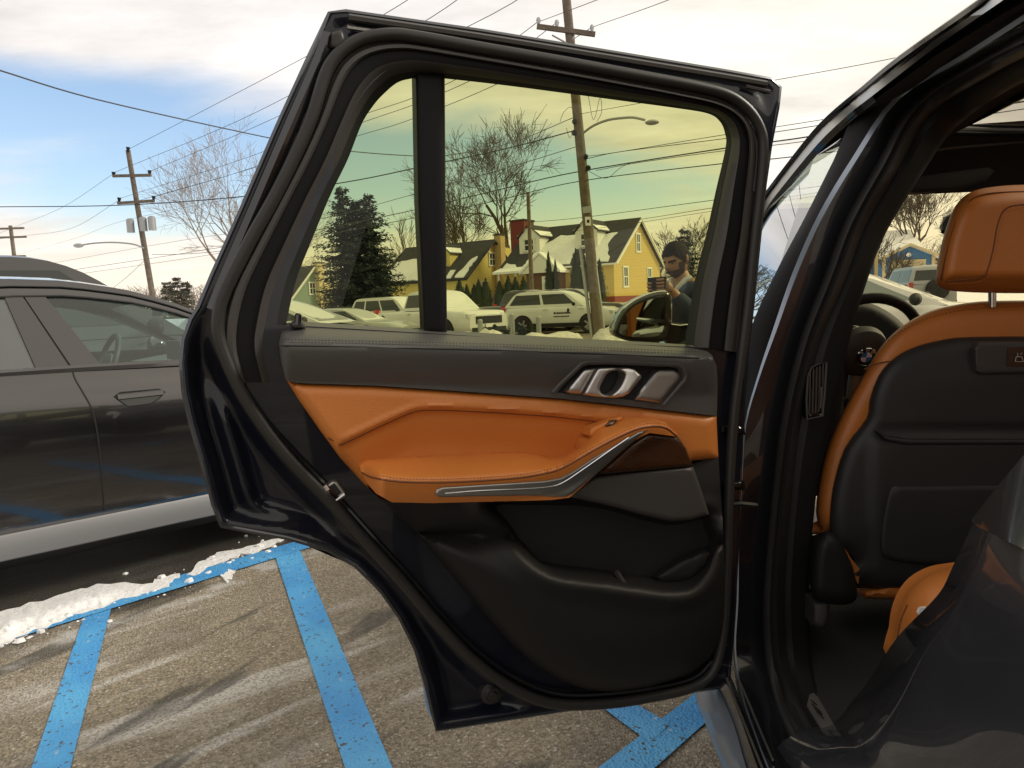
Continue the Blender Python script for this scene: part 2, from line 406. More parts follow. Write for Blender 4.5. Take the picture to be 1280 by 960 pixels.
def ground_mat():
    m = bpy.data.materials.new('salted_asphalt'); m.use_nodes = True; nt = m.node_tree; b = nt.nodes['Principled BSDF']
    L = nt.links.new; N = nt.nodes.new
    tc = N('ShaderNodeTexCoord')
    def noise_(scale, det, vec=None, dist=0, rough=.5):
        n = N('ShaderNodeTexNoise'); n.inputs['Scale'].default_value = scale; n.inputs['Detail'].default_value = det; n.inputs['Distortion'].default_value = dist; n.inputs['Roughness'].default_value = rough
        L(vec if vec else tc.outputs['Object'], n.inputs['Vector']); return n.outputs[0]
    def rng(a, lo, hi, o0=0., o1=1.):
        r = N('ShaderNodeMapRange'); r.interpolation_type = 'SMOOTHSTEP'; L(a, r.inputs[0]); r.inputs[1].default_value = lo; r.inputs[2].default_value = hi; r.inputs[3].default_value = o0; r.inputs[4].default_value = o1; return r.outputs[0]
    def mix(f, a, c):
        x = N('ShaderNodeMix'); x.data_type = 'RGBA'; L(f, x.inputs[0]) if not isinstance(f, float) else setattr(x.inputs[0], 'default_value', f)
        for i, q in ((6, a), (7, c)):
            if isinstance(q, tuple): x.inputs[i].default_value = (*q, 1)
            else: L(q, x.inputs[i])
        return x.outputs[2]
    def mul(a, c):
        x = N('ShaderNodeMath'); x.operation = 'MULTIPLY'
        for i, q in ((0, a), (1, c)):
            if isinstance(q, float): x.inputs[i].default_value = q
            else: L(q, x.inputs[i])
        return x.outputs[0]
    vo = N('ShaderNodeTexVoronoi'); vo.inputs['Scale'].default_value = 140; L(tc.outputs['Object'], vo.inputs['Vector'])
    stone = N('ShaderNodeSeparateColor'); L(vo.outputs['Color'], stone.inputs[0])
    base = mix(stone.outputs[0], (.135, .113, .082), (.34, .288, .21))
    base = mix(mul(rng(stone.outputs[1], .90, .96), rng(noise_(60, 2), .45, .6)), base, (.50, .47, .42))   # pale chips of gravel
    base = mix(mul(rng(noise_(3.1, 6), .42, .75), .45), base, (.10, .085, .066))
    # brushed salt streaks, dragged along the lot
    mr1 = N('ShaderNodeMapping'); L(tc.outputs['Object'], mr1.inputs[0]); mr1.inputs['Rotation'].default_value = (0, 0, R(-42)); mp1 = N('ShaderNodeMapping'); L(mr1.outputs[0], mp1.inputs[0]); mp1.inputs['Scale'].default_value = (.55, 3.2, 1); mp1.inputs['Location'].default_value = (.3, .1, 0)
    st = mul(rng(noise_(1.5, 7, mp1.outputs[0], .3, .62), .47, .62), rng(noise_(1.1, 3), .38, .55))
    st = mul(st, rng(stone.outputs[2], .15, .8, .35, 1.0))
    base = mix(mul(st, .95), base, (.52, .50, .47))
    # scuffed dark tyre smears
    mr2 = N('ShaderNodeMapping'); L(tc.outputs['Object'], mr2.inputs[0]); mr2.inputs['Rotation'].default_value = (0, 0, R(-64)); mp2 = N('ShaderNodeMapping'); L(mr2.outputs[0], mp2.inputs[0]); mp2.inputs['Scale'].default_value = (.8, 4.5, 1); mp2.inputs['Location'].default_value = (3.1, 1.7, 0)
    sm = mul(rng(noise_(1.3, 5, mp2.outputs[0], .2), .57, .68), .75)
    base = mix(sm, base, (.045, .042, .038))
    # meltwater beside the snow strip: signed distance to a line through the strip
    sx = N('ShaderNodeSeparateXYZ'); L(tc.outputs['Object'], sx.inputs[0])
    a0 = AZ(0, 790); a1 = AZ(360, 672); d = (a1 - a0); d.normalize(); nx, ny = -d.y, d.x
    def m2(op, a, c):
        x = N('ShaderNodeMath'); x.operation = op
        for i, q in ((0, a), (1, c)):
            if isinstance(q, float): x.inputs[i].default_value = q
            else: L(q, x.inputs[i])
        return x.outputs[0]
    dist = m2('SUBTRACT', m2('ADD', m2('MULTIPLY', sx.outputs[0], nx), m2('MULTIPLY', sx.outputs[1], ny)), a0.x * nx + a0.y * ny)
    dist = m2('ADD', dist, m2('MULTIPLY', m2('SUBTRACT', noise_(2.6, 5), .5), .55))
    wet = mul(rng(dist, -.30, -.10), rng(dist, .55, 1.3, 1.0, 0.25))
    base = mix(mul(wet, .86), base, (.020, .018, .016))
    # tide lines of dried salt along the edge of the wet patch
    tide = mul(rng(dist, -.42, -.34), rng(dist, -.33, -.26, 1.0, 0.0))
    base = mix(mul(mul(tide, rng(noise_(7, 4), .45, .65)), .8), base, (.46, .45, .43))
    L(base, b.inputs['Base Color'])
    ro = rng(wet, 0., 1., .88, .45); L(ro, b.inputs['Roughness'])
    bp = N('ShaderNodeBump'); bp.inputs['Strength'].default_value = .9; bp.inputs['Distance'].default_value = .006; L(vo.outputs['Distance'], bp.inputs['Height']); L(bp.outputs[0], b.inputs['Normal'])
    return m
M['asphalt'] = ground_mat()
def line_paint():
    m = bpy.data.materials.new('worn_blue_line_paint'); m.use_nodes = True; nt = m.node_tree; b = nt.nodes['Principled BSDF']
    L = nt.links.new; N = nt.nodes.new; tc = N('ShaderNodeTexCoord')
    vo = N('ShaderNodeTexVoronoi'); vo.inputs['Scale'].default_value = 120; L(tc.outputs['Object'], vo.inputs['Vector'])
    n1 = N('ShaderNodeTexNoise'); n1.inputs['Scale'].default_value = 26; n1.inputs['Detail'].default_value = 6; L(tc.outputs['Object'], n1.inputs['Vector'])
    n2 = N('ShaderNodeTexNoise'); n2.inputs['Scale'].default_value = 3; n2.inputs['Detail'].default_value = 4; L(tc.outputs['Object'], n2.inputs['Vector'])
    def rng(a, lo, hi, o0=0., o1=1.):
        r = N('ShaderNodeMapRange'); L(a, r.inputs[0]); r.inputs[1].default_value = lo; r.inputs[2].default_value = hi; r.inputs[3].default_value = o0; r.inputs[4].default_value = o1; return r.outputs[0]
    def mix(f, a, c):
        x = N('ShaderNodeMix'); x.data_type = 'RGBA'; L(f, x.inputs[0])
        for i, q in ((6, a), (7, c)):
            if isinstance(q, tuple): x.inputs[i].default_value = (*q, 1)
            else: L(q, x.inputs[i])
        return x.outputs[2]
    c = mix(rng(n2.outputs[0], .35, .65), (.050, .265, .60), (.095, .38, .70))
    c = mix(rng(n1.outputs[0], .65, .73), c, (.36, .46, .56))
    sep = N('ShaderNodeSeparateColor'); L(vo.outputs['Color'], sep.inputs[0])
    mu = N('ShaderNodeMath'); mu.operation = 'MULTIPLY'; L(rng(sep.outputs[0], .91, .96), mu.inputs[0]); L(rng(n1.outputs[0], .53, .50, 0., 1.), mu.inputs[1])
    c = mix(mu.outputs[0], c, (.08, .07, .06))
    L(c, b.inputs['Base Color']); b.inputs['Roughness'].default_value = .6
    bp = N('ShaderNodeBump'); bp.inputs['Strength'].default_value = .7; bp.inputs['Distance'].default_value = .005; L(vo.outputs['Distance'], bp.inputs['Height']); L(bp.outputs[0], b.inputs['Normal'])
    return m
M['blue_line'] = line_paint()
def wood_mat():
    m = mat('dark_striped_wood', (.020, .009, .004), .25, 0, .5); nt = m.node_tree; b = nt.nodes['Principled BSDF']
    tc = nt.nodes.new('ShaderNodeTexCoord'); w = nt.nodes.new('ShaderNodeTexWave'); w.bands_direction = 'Z'; w.inputs['Scale'].default_value = 120; w.inputs['Distortion'].default_value = 3.0; w.inputs['Detail'].default_value = 3
    mp = nt.nodes.new('ShaderNodeMapping'); mp.inputs['Scale'].default_value = (.12, .12, 1); nt.links.new(tc.outputs['Object'], mp.inputs[0]); nt.links.new(mp.outputs[0], w.inputs['Vector'])
    x = nt.nodes.new('ShaderNodeMix'); x.data_type = 'RGBA'; nt.links.new(w.outputs['Fac'], x.inputs[0]); x.inputs[6].default_value = (.010, .004, .002, 1); x.inputs[7].default_value = (.075, .028, .010, 1)
    nt.links.new(x.outputs[2], b.inputs['Base Color']); return m
M['wood'] = wood_mat()

# ================================================================ ground
GP = Plane((0, 0, 0), (0, 0, 1))
def sheet(name, poly, z, m, kind=None, thick=0.0, **k):
    V = [AZ(x, y, z) for x, y in poly]
    return MB().add(V, [tuple(range(len(V)))]).build(name, m, smooth=False)
g = put('ground', [(-250, -60, 0), (250, -60, 0), (250, 420, 0), (-250, 420, 0)], [(0, 1, 2, 3)], M['asphalt'], smooth=False, world=False)
tag(g, kind='structure')
def up_face(o):
    me = o.data; me.update()
    if me.polygons[0].normal.z < 0: me.flip_normals()
    return o
lines = [
    ('blue painted hatch stripe running up to the snow on the left', [(22, 1010), (75, 1010), (139, 760), (105, 770)]),
    ('blue painted hatch stripe ending at the corner under the open door', [(448, 1010), (512, 1010), (372, 681), (343, 692)]),
    ('blue painted stall line running along the snow beside the dark sedan', [(-60, 802), (-60, 822), (420, 674), (420, 662)]),
    ('blue painted stripe coming out from under the door, reaching the sill', [(890, 850), (893, 893), (790, 985), (715, 985)]),
    ('short blue painted stripe under the door meeting the other in a corner', [(753, 884), (775, 868), (838, 905), (812, 928)]),
]
for i, (lb, pl_) in enumerate(lines):
    o = up_face(sheet('blue_parking_line', pl_, .004 + .0012 * i, M['blue_line']))
    tag(o, lb, 'road marking', 'blue lines painted on the lot')
# snow left along the stall line
rs = random.Random(5)
def snow_pad(poly, h, label, step=5, nz=.6):
    P = catmull(poly, 4, True)
    P = [(x + rs.uniform(-4, 4), y + rs.uniform(-2.2, 2.2)) for x, y in P]
    def wf(x, y, d):
        nn = np.array([noise.noise(Vector((a * .05, b * .11, h * 30))) for a, b in zip(x, y)])
        n2 = np.array([noise.noise(Vector((a * .16, b * .3, 3 + h * 30))) for a, b in zip(x, y)])
        return .0065 + h * np.clip(sstep(0, 22, d) * (1 + nz * nn) + .22 * n2 * sstep(0, 10, d), .02, 2)
    o = pad('snow_patch', P, GP, wf, M['lot_snow'], None, step=step, back=.007, sharp=80)
    return tag(o, label, 'snow', 'snow left on the lot')
snow_pad([(-60, 792), (-20, 772), (40, 754), (100, 737), (145, 727), (185, 730), (184, 741), (150, 750), (105, 766), (55, 783), (10, 800), (-60, 822)], .034, 'long bank of old snow lying over the blue line at the left edge')
snow_pad([(178, 735), (200, 722), (222, 718), (218, 726), (196, 737), (182, 742)], .02, 'small tongue of snow at the end of the long bank', 4)
snow_pad([(236, 716), (250, 702), (275, 690), (310, 682), (345, 671), (350, 675), (318, 689), (292, 697), (268, 708), (244, 718)], .022, 'narrow strip of snow beside the corner of the blue lines', 4)
snow_pad([(276, 721), (280, 715), (291, 712), (290, 720), (282, 726)], .015, 'small lump of snow on the asphalt below the narrow strip', 3)

crm = MB(); rc_ = random.Random(12)
for i in range(110):
    t = rc_.random(); px = t * 350; py = 800 - px * .345 + rc_.gauss(0, 9)
    s = abs(rc_.gauss(0, .008)) + .003
    crm.blob(AZ(px, py, s * .25), (s, s * rc_.uniform(.6, 1.2), s * .6), 5, 4, jit=.5, rnd=rc_)
tag(crm.build('snow_crumbs', M['lot_snow']), 'crumbs of snow scattered along the stall line', 'snow', kind='stuff')
# raised snowy lots across the street
lawn = MB().loft([[(-180, 37, .02), (-60, 37, .02), (0, 37, .02), (60, 37, .02), (180, 37, .02)],
                  [(-180, 46, .9), (-60, 46, .9), (0, 46, .9), (60, 46, .9), (180, 46, .9)],
                  [(-180, 54, 1.2), (-60, 54, 1.2), (0, 54, 1.2), (60, 54, 1.2), (180, 54, 1.2)],
                  [(-180, 400, 1.3), (-60, 400, 1.3), (0, 400, 1.3), (60, 400, 1.3), (180, 400, 1.3)]])
tag(up_face(lawn.build('snowy_lawn', M['snow'])), kind='structure')

# ================================================================ the SUV with its open rear door
suv = empty('suv', (1.45, 1.9, 0), 0, 'dark grey SUV with its rear door wide open and tan leather inside', 'car')
hx = AY(915, 470, 1.45); ANG = R(71)
DP = Plane((hx.x, hx.y, 0), (math.cos(ANG), -math.sin(ANG), 0))     # plane of the open door, normal towards the viewer
OUT = [(413, 18), (432, 16), (600, 40), (760, 66), (900, 89), (962, 100), (974, 110), (971, 135), (962, 182), (955, 232), (948, 300), (940, 380), (932, 450), (927, 520), (924, 600), (920, 700), (914, 800), (910, 848), (900, 858), (720, 884), (545, 911), (540, 885), (532, 850), (520, 810), (500, 770), (475, 735), (445, 706), (410, 686), (360, 671), (310, 662), (278, 656), (268, 630), (255, 580), (240, 530), (231, 490), (228, 455), (231, 425), (240, 400), (250, 384), (266, 345), (303, 262), (347, 160), (387, 72)]
SW = [((293, 478), (356, 478)), ((281, 440), (348, 432)), ((281, 400), (354, 402)), ((292, 360), (366, 350)), ((317, 310), (386, 300)), ((349, 250), (409, 245)), ((375, 200), (431, 200)), ((398, 150), (449, 155)), ((414, 105), (464, 130)), ((427, 80), (478, 114)), ((444, 65), (494, 101)), ((466, 56), (511, 96)), ((492, 53), (530, 94)), ((520, 55), (556, 96)), ((600, 69), (625, 104)), ((690, 85), (700, 114)), ((780, 102), (780, 125)), ((850, 116), (845, 134)), ((897, 127), (885, 141)), ((925, 141), (901, 151)), ((940, 161), (908, 166)), ((944, 190), (909, 185)), ((941, 240), (897, 240)), ((936, 300), (885, 297)), ((928, 350), (873, 345)), ((922, 400), (864, 400)), ((918, 440), (860, 431))]
Scv = catmull([a for a, b in SW], 6); Wcv = catmull([b for a, b in SW], 6)
WIN = Wcv[12:] + [(860, 431), (700, 423), (560, 414), (450, 407), (380, 403)]      # opening, from the sill round
SEAL = [(283, 360), (312, 302), (341, 250), (366, 200), (389, 148), (406, 95), (419, 72), (436, 57), (458, 47), (489, 43), (520, 46), (600, 60), (700, 77), (800, 95), (870, 108), (910, 119), (936, 138), (951, 163), (954, 190), (950, 240), (943, 300), (935, 380), (926, 450), (917, 520), (911, 620), (908, 720), (904, 790), (893, 835), (868, 858), (810, 872), (750, 880), (690, 879), (640, 860), (590, 824), (545, 777), (500, 724), (455, 674), (410, 624), (360, 572), (325, 527), (300, 487), (283, 450), (273, 418), (274, 388)]
SEALc = catmull(SEAL, 4, True)
def shell_w(x, y, d):
    # hemmed outer flange, then a pressed channel running to the seal, then the flat inner sheet
    ds = pdist(x, y, SEALc); ins = inpoly(x, y, SEALc)
    w = np.where(ins, .004, 0.0)
    ch = sstep(3, 24, d) * sstep(2, 28, ds)
    low = sstep(380, 470, y)
    w = np.where(ins, w, -.030 * ch * low - .008 * ch * (1 - low))
    # pressed ridge in the wide rear corner
    rid = np.exp(-((x - (292 + (y - 560) * .30)) / 11.) ** 2) * sstep(470, 530, y) * sstep(650, 610, y)
    w = w + np.where(ins, 0, .018 * rid)
    rid2 = np.exp(-((y - (640 + (x - 330) * .30)) / 11.) ** 2) * sstep(300, 330, x) * sstep(470, 430, x)
    w = w + np.where(ins, 0, .012 * rid2)
    # soft edge
    return w
def grow(P, k):
    cx = sum(p[0] for p in P) / len(P); cy = sum(p[1] for p in P) / len(P)
    return [(cx + (x - cx) * k, cy + (y - cy) * k) for x, y in P]
door = pad('rear_door', OUT, DP, shell_w, M['inner_paint'], suv, step=4.6, back=.045, holes=[resample([(x + (36 if x > 855 else 8 if x > 700 else -8 if x < 520 else 0), y - (24 if y < 210 else 0) * (1 if x > 500 else .6) + (4 if y > 395 else 0)) for x, y in WIN], 9)], sharp=70)
door['label'] = 'open rear door with tan armrest and yellow tinted window'
# outer skin of the door, bowed outwards on the far side
def skin_w(x, y, d): return -.075 - .03 * rnd_edge(d, 60)
low = [(945, 440)] + [p for p in OUT if p[1] > 430] + [(233, 425)]
MBs = pad('outer_skin', [(935, 432), (928, 520), (922, 700), (912, 846), (720, 880), (548, 905), (533, 852), (502, 772), (446, 709), (362, 673), (282, 652), (256, 578), (232, 488), (232, 432)], DP, skin_w, M['paint'], door, step=18, back=0)
line_tube('edge_hem', OUT, DP, -.004, .0055, M['paint'], door, k=1, closed=True)
# top frame cap and lips
line_tube('frame_lip', [(436, 22), (600, 46), (760, 72), (900, 95), (958, 105)], DP, .008, .006, M['plastic'], door)
line_tube('pillar_cap', [(268, 388), (285, 345), (318, 268), (362, 165), (400, 78), (412, 44)], DP, .006, .0125, M['gloss'], door)
pad('corner_block', [(414, 40), (428, 36), (433, 50), (425, 62), (412, 60)], DP, lambda x, y, d: .012 + .012 * rnd_edge(d, 4), M['rubber'], door, step=4, back=.02)
line_tube('corner_strip', [(434, 34), (470, 39), (510, 43)], DP, .006, .0035, M['satin_d'], door)
line_tube('corner_strip', [(932, 108), (962, 115)], DP, .008, .004, M['plastic'], door)
# seal
line_tube('door_seal', SEAL, DP, lambda x, y: .020, .0102, M['rubber'], door, k=5, closed=True, n=10)
line_tube('seal_lip', [(x + 8 * (1 if x < 600 else -1), y + (8 if y < 200 else 0)) for x, y in SEAL[:20]], DP, .010, .005, M['rubber'], door, k=4)
# lower inner seal bead parallel to the main one
line_tube('inner_bead', [(306, 487), (333, 527), (368, 566), (418, 618), (463, 668), (508, 717), (552, 768), (597, 814), (645, 848), (695, 867), (750, 868), (810, 861), (865, 848), (890, 826)], DP, .020, .004, M['gloss'], door)
def frame_band(name, rows, m):
    MBb = MB(); R_ = []
    for f, w in rows:
        R_.append([DP.at(b[0] + (a[0] - b[0]) * f, b[1] + (a[1] - b[1]) * f, w) for a, b in zip(Scv, Wcv)])
    return MBb.loft(R_).build(name, m, door)
frame_band('glass_gasket', [(-.06, -.036), (.0, -.03), (.09, -.014), (.12, -.012)], M['black'])
frame_band('frame_trim', [(.11, -.014), (.15, -.008), (.40, .012), (.44, .0135), (.45, .010)], M['plastic'])
frame_band('frame_inset', [(.43, .010), (.62, .0125), (.80, .012)], M['inset'])
frame_band('frame_ridge', [(.77, .008), (.785, .017), (.84, .022), (.94, .021), (1.0, .010), (1.06, .004)], M['plastic'])
# window: two panes and the upright between them
def pane(name, poly):
    return put(name, [DP.at(x, y, -.038) for x, y in poly], [tuple(range(len(poly)))], M['glass_door'], door, smooth=False)
Wg = [(x, y) for x, y in WIN]
Wb = grow(Wg, 1.02)
left = [p for p in Wb if p[0] < 536]; right = [p for p in Wb if p[0] > 540]
# order: Wcv runs from lower left, over the top, to lower right, then back along the sill
li = [p for p in Wb[:len(Wcv) - 12] if p[0] < 536] + [(536, 92), (540, 418)] + [p for p in Wb[len(Wcv) - 12:] if p[0] < 536]
ri = [(538, 92)] + [p for p in Wb[:len(Wcv) - 12] if p[0] > 540] + [p for p in Wb[len(Wcv) - 12:] if p[0] > 542] + [(542, 418)]
pane('fixed_quarter_glass', li); pane('window_glass', ri)
pad('window_divider', [(519, 88), (556, 90), (557, 250), (559, 420), (530, 420), (522, 250)], DP, lambda x, y, d: -.026 + .010 * rnd_edge(d, 9), M['inset'], door, step=4, back=.03)

# ---- shoulder pad under the window
sh_top = interp([(345, 408), (380, 402), (560, 413.5), (700, 422), (862, 431), (900, 440)])
sh_seam = interp([(345, 432), (450, 434), (620, 438), (760, 443), (900, 449)])
SH = [(349, 431), (352, 414), (357, 404), (380, 402), (470, 408), (560, 413.5), (700, 422), (830, 429), (862, 431), (880, 436), (890, 444), (896, 458), (897, 480), (896, 520), (800, 509), (700, 498), (560, 488), (470, 482), (380, 479), (366, 478), (357, 474), (352, 455)]
def sh_w(x, y, d):
    t = np.clip((y - sh_top(x)) / (sh_seam(x) - sh_top(x)), 0, 1); b = np.clip((y - sh_seam(x)) / 45., 0, 1)
    w = -.030 + .100 * np.sin(t * math.pi / 2) - .024 * b ** 1.5
    side = rnd_edge(np.minimum(x - 347, 899 - x), 16)
    return np.maximum(.0 + w - .04 * (1 - side), -.04)
HBh = [(696, 491), (703, 482), (729, 458), (736, 456), (760, 455.5), (845, 459), (850, 461), (854, 469), (853, 474), (828, 503), (800, 501.5), (740, 494.5)]
pad('shoulder_pad', SH, DP, sh_w, M['pad_leather'], door, step=5, back=.03, holes=[HBh])
ssx = list(range(356, 886, 10))
line_tube('pad_seam', [(x, float(sh_seam(x))) for x in range(352, 890, 18)], DP, lambda x, y: .0685, .0016, M['black'], door)
def stitches(name, pts, w, m, L=3.0, gap=5.0, r=.0007, parent=door, plane=DP):
    mb = MB(); acc = 0.0; P = resample(pts, 1.0) if False else None
    C = catmull(pts, 6); s = 0.0; nxt = 0.0
    for (x1, y1), (x2, y2) in zip(C[:-1], C[1:]):
        d = math.hypot(x2 - x1, y2 - y1)
        while nxt < s + d:
            t = (nxt - s) / d; x = x1 + (x2 - x1) * t; y = y1 + (y2 - y1) * t; ux, uy = (x2 - x1) / d, (y2 - y1) / d
            ww = w if not callable(w) else float(w(np.array([x]), np.array([y]))[0])
            mb.tube([plane.at(x, y, ww), plane.at(x + ux * L, y + uy * L, ww)], r, 4); nxt += gap
        s += d
    return mb.build(name, m, parent, kind='stuff')
stitches('stitching', [(x, float(sh_seam(x)) - 5) for x in range(356, 884, 20)], lambda x, y: sh_w(x, y, None) + .0008, M['thread'], 2.2, 4.2, .0007)
stitches('stitching', [(x, float(sh_seam(x)) - 8) for x in range(356, 884, 20)], lambda x, y: sh_w(x, y, None) + .0006, M['black'], 1.2, 4.2, .0006)
# lock pin
pad('pin_base', [(362, 406), (368, 400), (380, 401), (382, 411), (366, 411)], DP, lambda x, y, d: .012 + .012 * rnd_edge(d, 3), M['plastic'], door, step=3, back=.03)
MB().tube([DP.at(372, 406, .02), DP.at(372.5, 399, .02), DP.at(372.8, 393.5, .02), DP.at(373, 391.5, .02)], [.006, .0055, .0055, .003], 10).build('lock_pin', M['gloss'], door)

# ---- tan upper panel
crease = [(424, 555), (440, 548), (480, 529), (518, 513), (545, 511), (600, 513), (690, 519), (760, 527)]
cr = interp(crease)
ORU = [(357, 473), (366, 477), (380, 478.5), (470, 481.5), (560, 487.5), (700, 497.5), (800, 508.5), (895.5, 519.5), (898, 573), (866, 576), (850, 600), (760, 625), (700, 626), (600, 627), (500, 628), (475, 622), (455, 606), (425, 572), (400, 538), (372, 498)]
def or_w(x, y, d):
    below = sstep(-3, 7, y - cr(x)) * sstep(418, 434, x) * sstep(775, 755, x)
    scoop = sstep(4, 50, y - cr(x)) * below
    w = .046 - .011 * below - .014 * scoop + .004 * np.exp(-((y - cr(x) + 4) / 3.) ** 2) * sstep(420, 440, x) * sstep(775, 755, x)
    return w - .022 * (1 - rnd_edge(d, 13))
pad('upper_panel', ORU, DP, or_w, M['tan'], door, step=4.5, back=.03, sharp=60)['label'] = 'tan leather door panel with a stitched crease'
line_tube('panel_seam', [(x, y + 1.5) for x, y in crease], DP, lambda x, y: float(or_w(np.array([x]), np.array([y]), np.array([30.]))[0]) - .0005, .0017, M['tan_d'], door)
stitches('stitching', [(x, y - 3.0) for x, y in crease], lambda x, y: or_w(x, y, np.array([30.])) + .0004, M['tan_thread'], 2.6, 4.4, .0006)
line_tube('panel_seam', [(410, 548), (420, 552), (428, 556)], DP, .0415, .0013, M['tan_d'], door)

# ---- armrest
AR = [(450, 585), (452, 579), (460, 576), (500, 573.5), (560, 571), (620, 567.5), (650, 566.5), (670, 569), (688, 573), (704, 571), (722, 561), (736, 550), (735, 542), (738, 535), (752, 527), (775, 521), (795, 519), (815, 521), (832, 527), (846, 541), (848, 546), (812, 541), (790, 552), (770, 570), (745, 593), (712, 622), (690, 625), (600, 627.5), (540, 629), (490, 628), (470, 617), (458, 603)]
ar_top = interp([(440, 583), (452, 579), (460, 576), (500, 573.5), (560, 571), (620, 567.5), (650, 566.5), (670, 569), (688, 573), (704, 571), (722, 561), (736, 545), (752, 527), (775, 521), (795, 519), (815, 521), (832, 527), (848, 543)])
ar_seam = interp([(440, 586), (455, 592), (480, 598), (520, 601), (580, 600), (640, 596), (680, 590), (705, 582), (740, 562), (770, 546), (795, 535), (815, 531), (832, 533), (848, 547)])
def ar_w(x, y, d):
    t = np.clip((y - ar_top(x)) / np.maximum(ar_seam(x) - ar_top(x), 1.0), 0, 1)
    b = np.clip((y - ar_seam(x)) / 30., 0, 1)
    full = .030 + .085 * sstep(449, 480, x) * sstep(870, 800, x)
    w = .034 + (full - .034 + .02) * (1 - (1 - t) ** 1.5) - .018 * b ** 1.6
    return w
pad('armrest', AR, DP, ar_w, M['tan'], door, step=3.6, back=.07, sharp=70)['label'] = 'tan leather armrest sweeping up to the front'
arsm = [(453, 591), (466, 597), (500, 602), (540, 603), (580, 602), (640, 598), (680, 592), (705, 584), (740, 564), (770, 548), (795, 537), (815, 533), (832, 535), (846, 545)]
line_tube('armrest_seam', arsm, DP, lambda x, y: float(ar_w(np.array([x]), np.array([y]), None)[0]) - .0002, .0017, M['tan_d'], door, k=6)
stitches('stitching', [(x, y - 4) for x, y in arsm[1:]], lambda x, y: ar_w(x, y, None) + .0006, M['tan_d'], 2.2, 4.2, .0005)
stitches('stitching', [(x, y + 4) for x, y in arsm[1:-1]], lambda x, y: ar_w(x, y, None) + .0006, M['tan_thread'], 2.2, 4.2, .0005)
# window switch
pad('switch_mount', [(735, 544), (738, 535), (758, 526), (776, 520), (780, 524), (770, 533), (752, 542), (742, 550)], DP, lambda x, y, d: .062 + .010 * rnd_edge(d, 4), M['tan'], door, step=3, back=.03)
pad('window_switch', [(757, 532), (764, 526), (773, 524.5), (768, 530), (760, 534)], DP, lambda x, y, d: .076 + .004 * rnd_edge(d, 2), M['gloss'], door, step=2, back=.008)
pad('switch_icon', [(762, 530.5), (764.5, 528), (768, 527), (766, 530)], DP, .0815, M['satin'], door, step=2, back=.002)

# ---- metal strip, wood inlay and speaker grille
ST = [(543, 618), (546, 612), (553, 609), (600, 606), (640, 603.5), (680, 601), (700, 597.5), (715, 590), (742, 572), (770, 556), (798, 540), (811, 537.5), (800, 545), (775, 566), (745, 593), (716, 617), (708, 621), (690, 621), (660, 619.5), (600, 620.5), (550, 621.5)]
st_mid = interp([(543, 617), (600, 611), (680, 608), (705, 603), (745, 578), (800, 541)])
def st_w(x, y, d): return ar_w(x, y, d) + .0005 + .0045 * rnd_edge(d, 4)
pad('metal_strip', ST, DP, st_w, M['satin_d'], door, step=3, back=.03, sharp=25)
line_tube('strip_highlight', [(556, 617), (600, 613.5), (660, 611), (690, 608), (706, 602), (730, 586), (760, 565), (786, 547)], DP, lambda x, y: float(ar_w(np.array([x]), np.array([y]), None)[0]) + .0052, .0014, M['chrome'], door)
pad('wood_inlay', [(745, 594), (770, 571), (790, 553), (812, 539), (847, 544), (858, 560), (866, 583)], DP, lambda x, y, d: .080 - .012 * (1 - rnd_edge(d, 6)) + .012 * (812 - x) / 60., M['wood'], door, step=5, back=.03)
SG = [(711, 621), (728, 607), (745, 595.5), (800, 589.5), (866.5, 583.5), (876, 610), (886.5, 643), (864, 650), (838, 651.5), (800, 643), (765, 633)]
pad('speaker_grille', SG, DP, lambda x, y, d: .086 - .010 * (1 - rnd_edge(d, 5)) - .02 * (x - 711) / 170., M['plastic'], door, step=5, back=.03)
mbp = MB(); SGn = grow(SG, .96); 
gxx, gyy = np.meshgrid(np.arange(708, 890, 3.2), np.arange(583, 654, 3.0)); gxx[1::2] += 1.6; gxx = gxx.ravel(); gyy = gyy.ravel()
okk = inpoly(gxx, gyy, SGn)
for x, y in zip(gxx[okk], gyy[okk]):
    c = DP.at(x, y, .0862 - .02 * (x - 711) / 170.); ex = Vector((-math.sin(ANG), -math.cos(ANG), 0)) * .00105; ez = Vector((0, 0, .00105))
    mbp.add([c - ex, c - ez, c + ex, c + ez], [(0, 1, 2, 3)])
mbp.build('grille_holes', M['black'], door, smooth=False, kind='stuff')

# ---- black lower panel with the pocket
PK = catmull([(612, 629), (628, 650), (648, 676), (668, 699), (690, 713), (715, 719), (755, 724), (800, 731), (842, 736), (864, 732), (880, 717), (890, 698), (894, 676), (889, 655), (882, 646), (862, 652), (838, 654), (800, 646), (765, 636), (720, 629), (660, 628)], 3, True)
LT = [(462, 612), (475, 624), (500, 626), (600, 625), (690, 622), (712, 618), (745, 592), (866, 580), (898, 571), (901, 620), (905, 680), (907, 740), (903, 790), (888, 822), (862, 843), (815, 858), (770, 865), (735, 863), (704, 853), (672, 834), (640, 806), (604, 766), (569, 725), (520, 667), (490, 637)]
LTb = resample(catmull([(520, 667), (569, 725), (604, 766), (640, 806), (672, 834), (704, 853), (735, 863), (770, 865), (815, 858), (862, 843), (888, 822), (903, 790), (907, 740), (905, 680)], 3), 8)
def lt_w(x, y, d):
    db = pdist(x, y, LTb, False)
    w = .018 + .070 * rnd_edge(db, 75) * (.35 + .65 * sstep(560, 700, y + .25 * (x - 600)))
    lip = pdist(x, y, PK)
    w = w - .016 * (1 - rnd_edge(lip, 12)) + .010 * np.exp(-((lip - 14) / 10.) ** 2)
    return w - .045 * sstep(668, 640, y) * sstep(690, 716, x)
pad('lower_panel', LT, DP, lt_w, M['plastic_lo'], door, step=5.5, back=.02, holes=[PK], sharp=60)
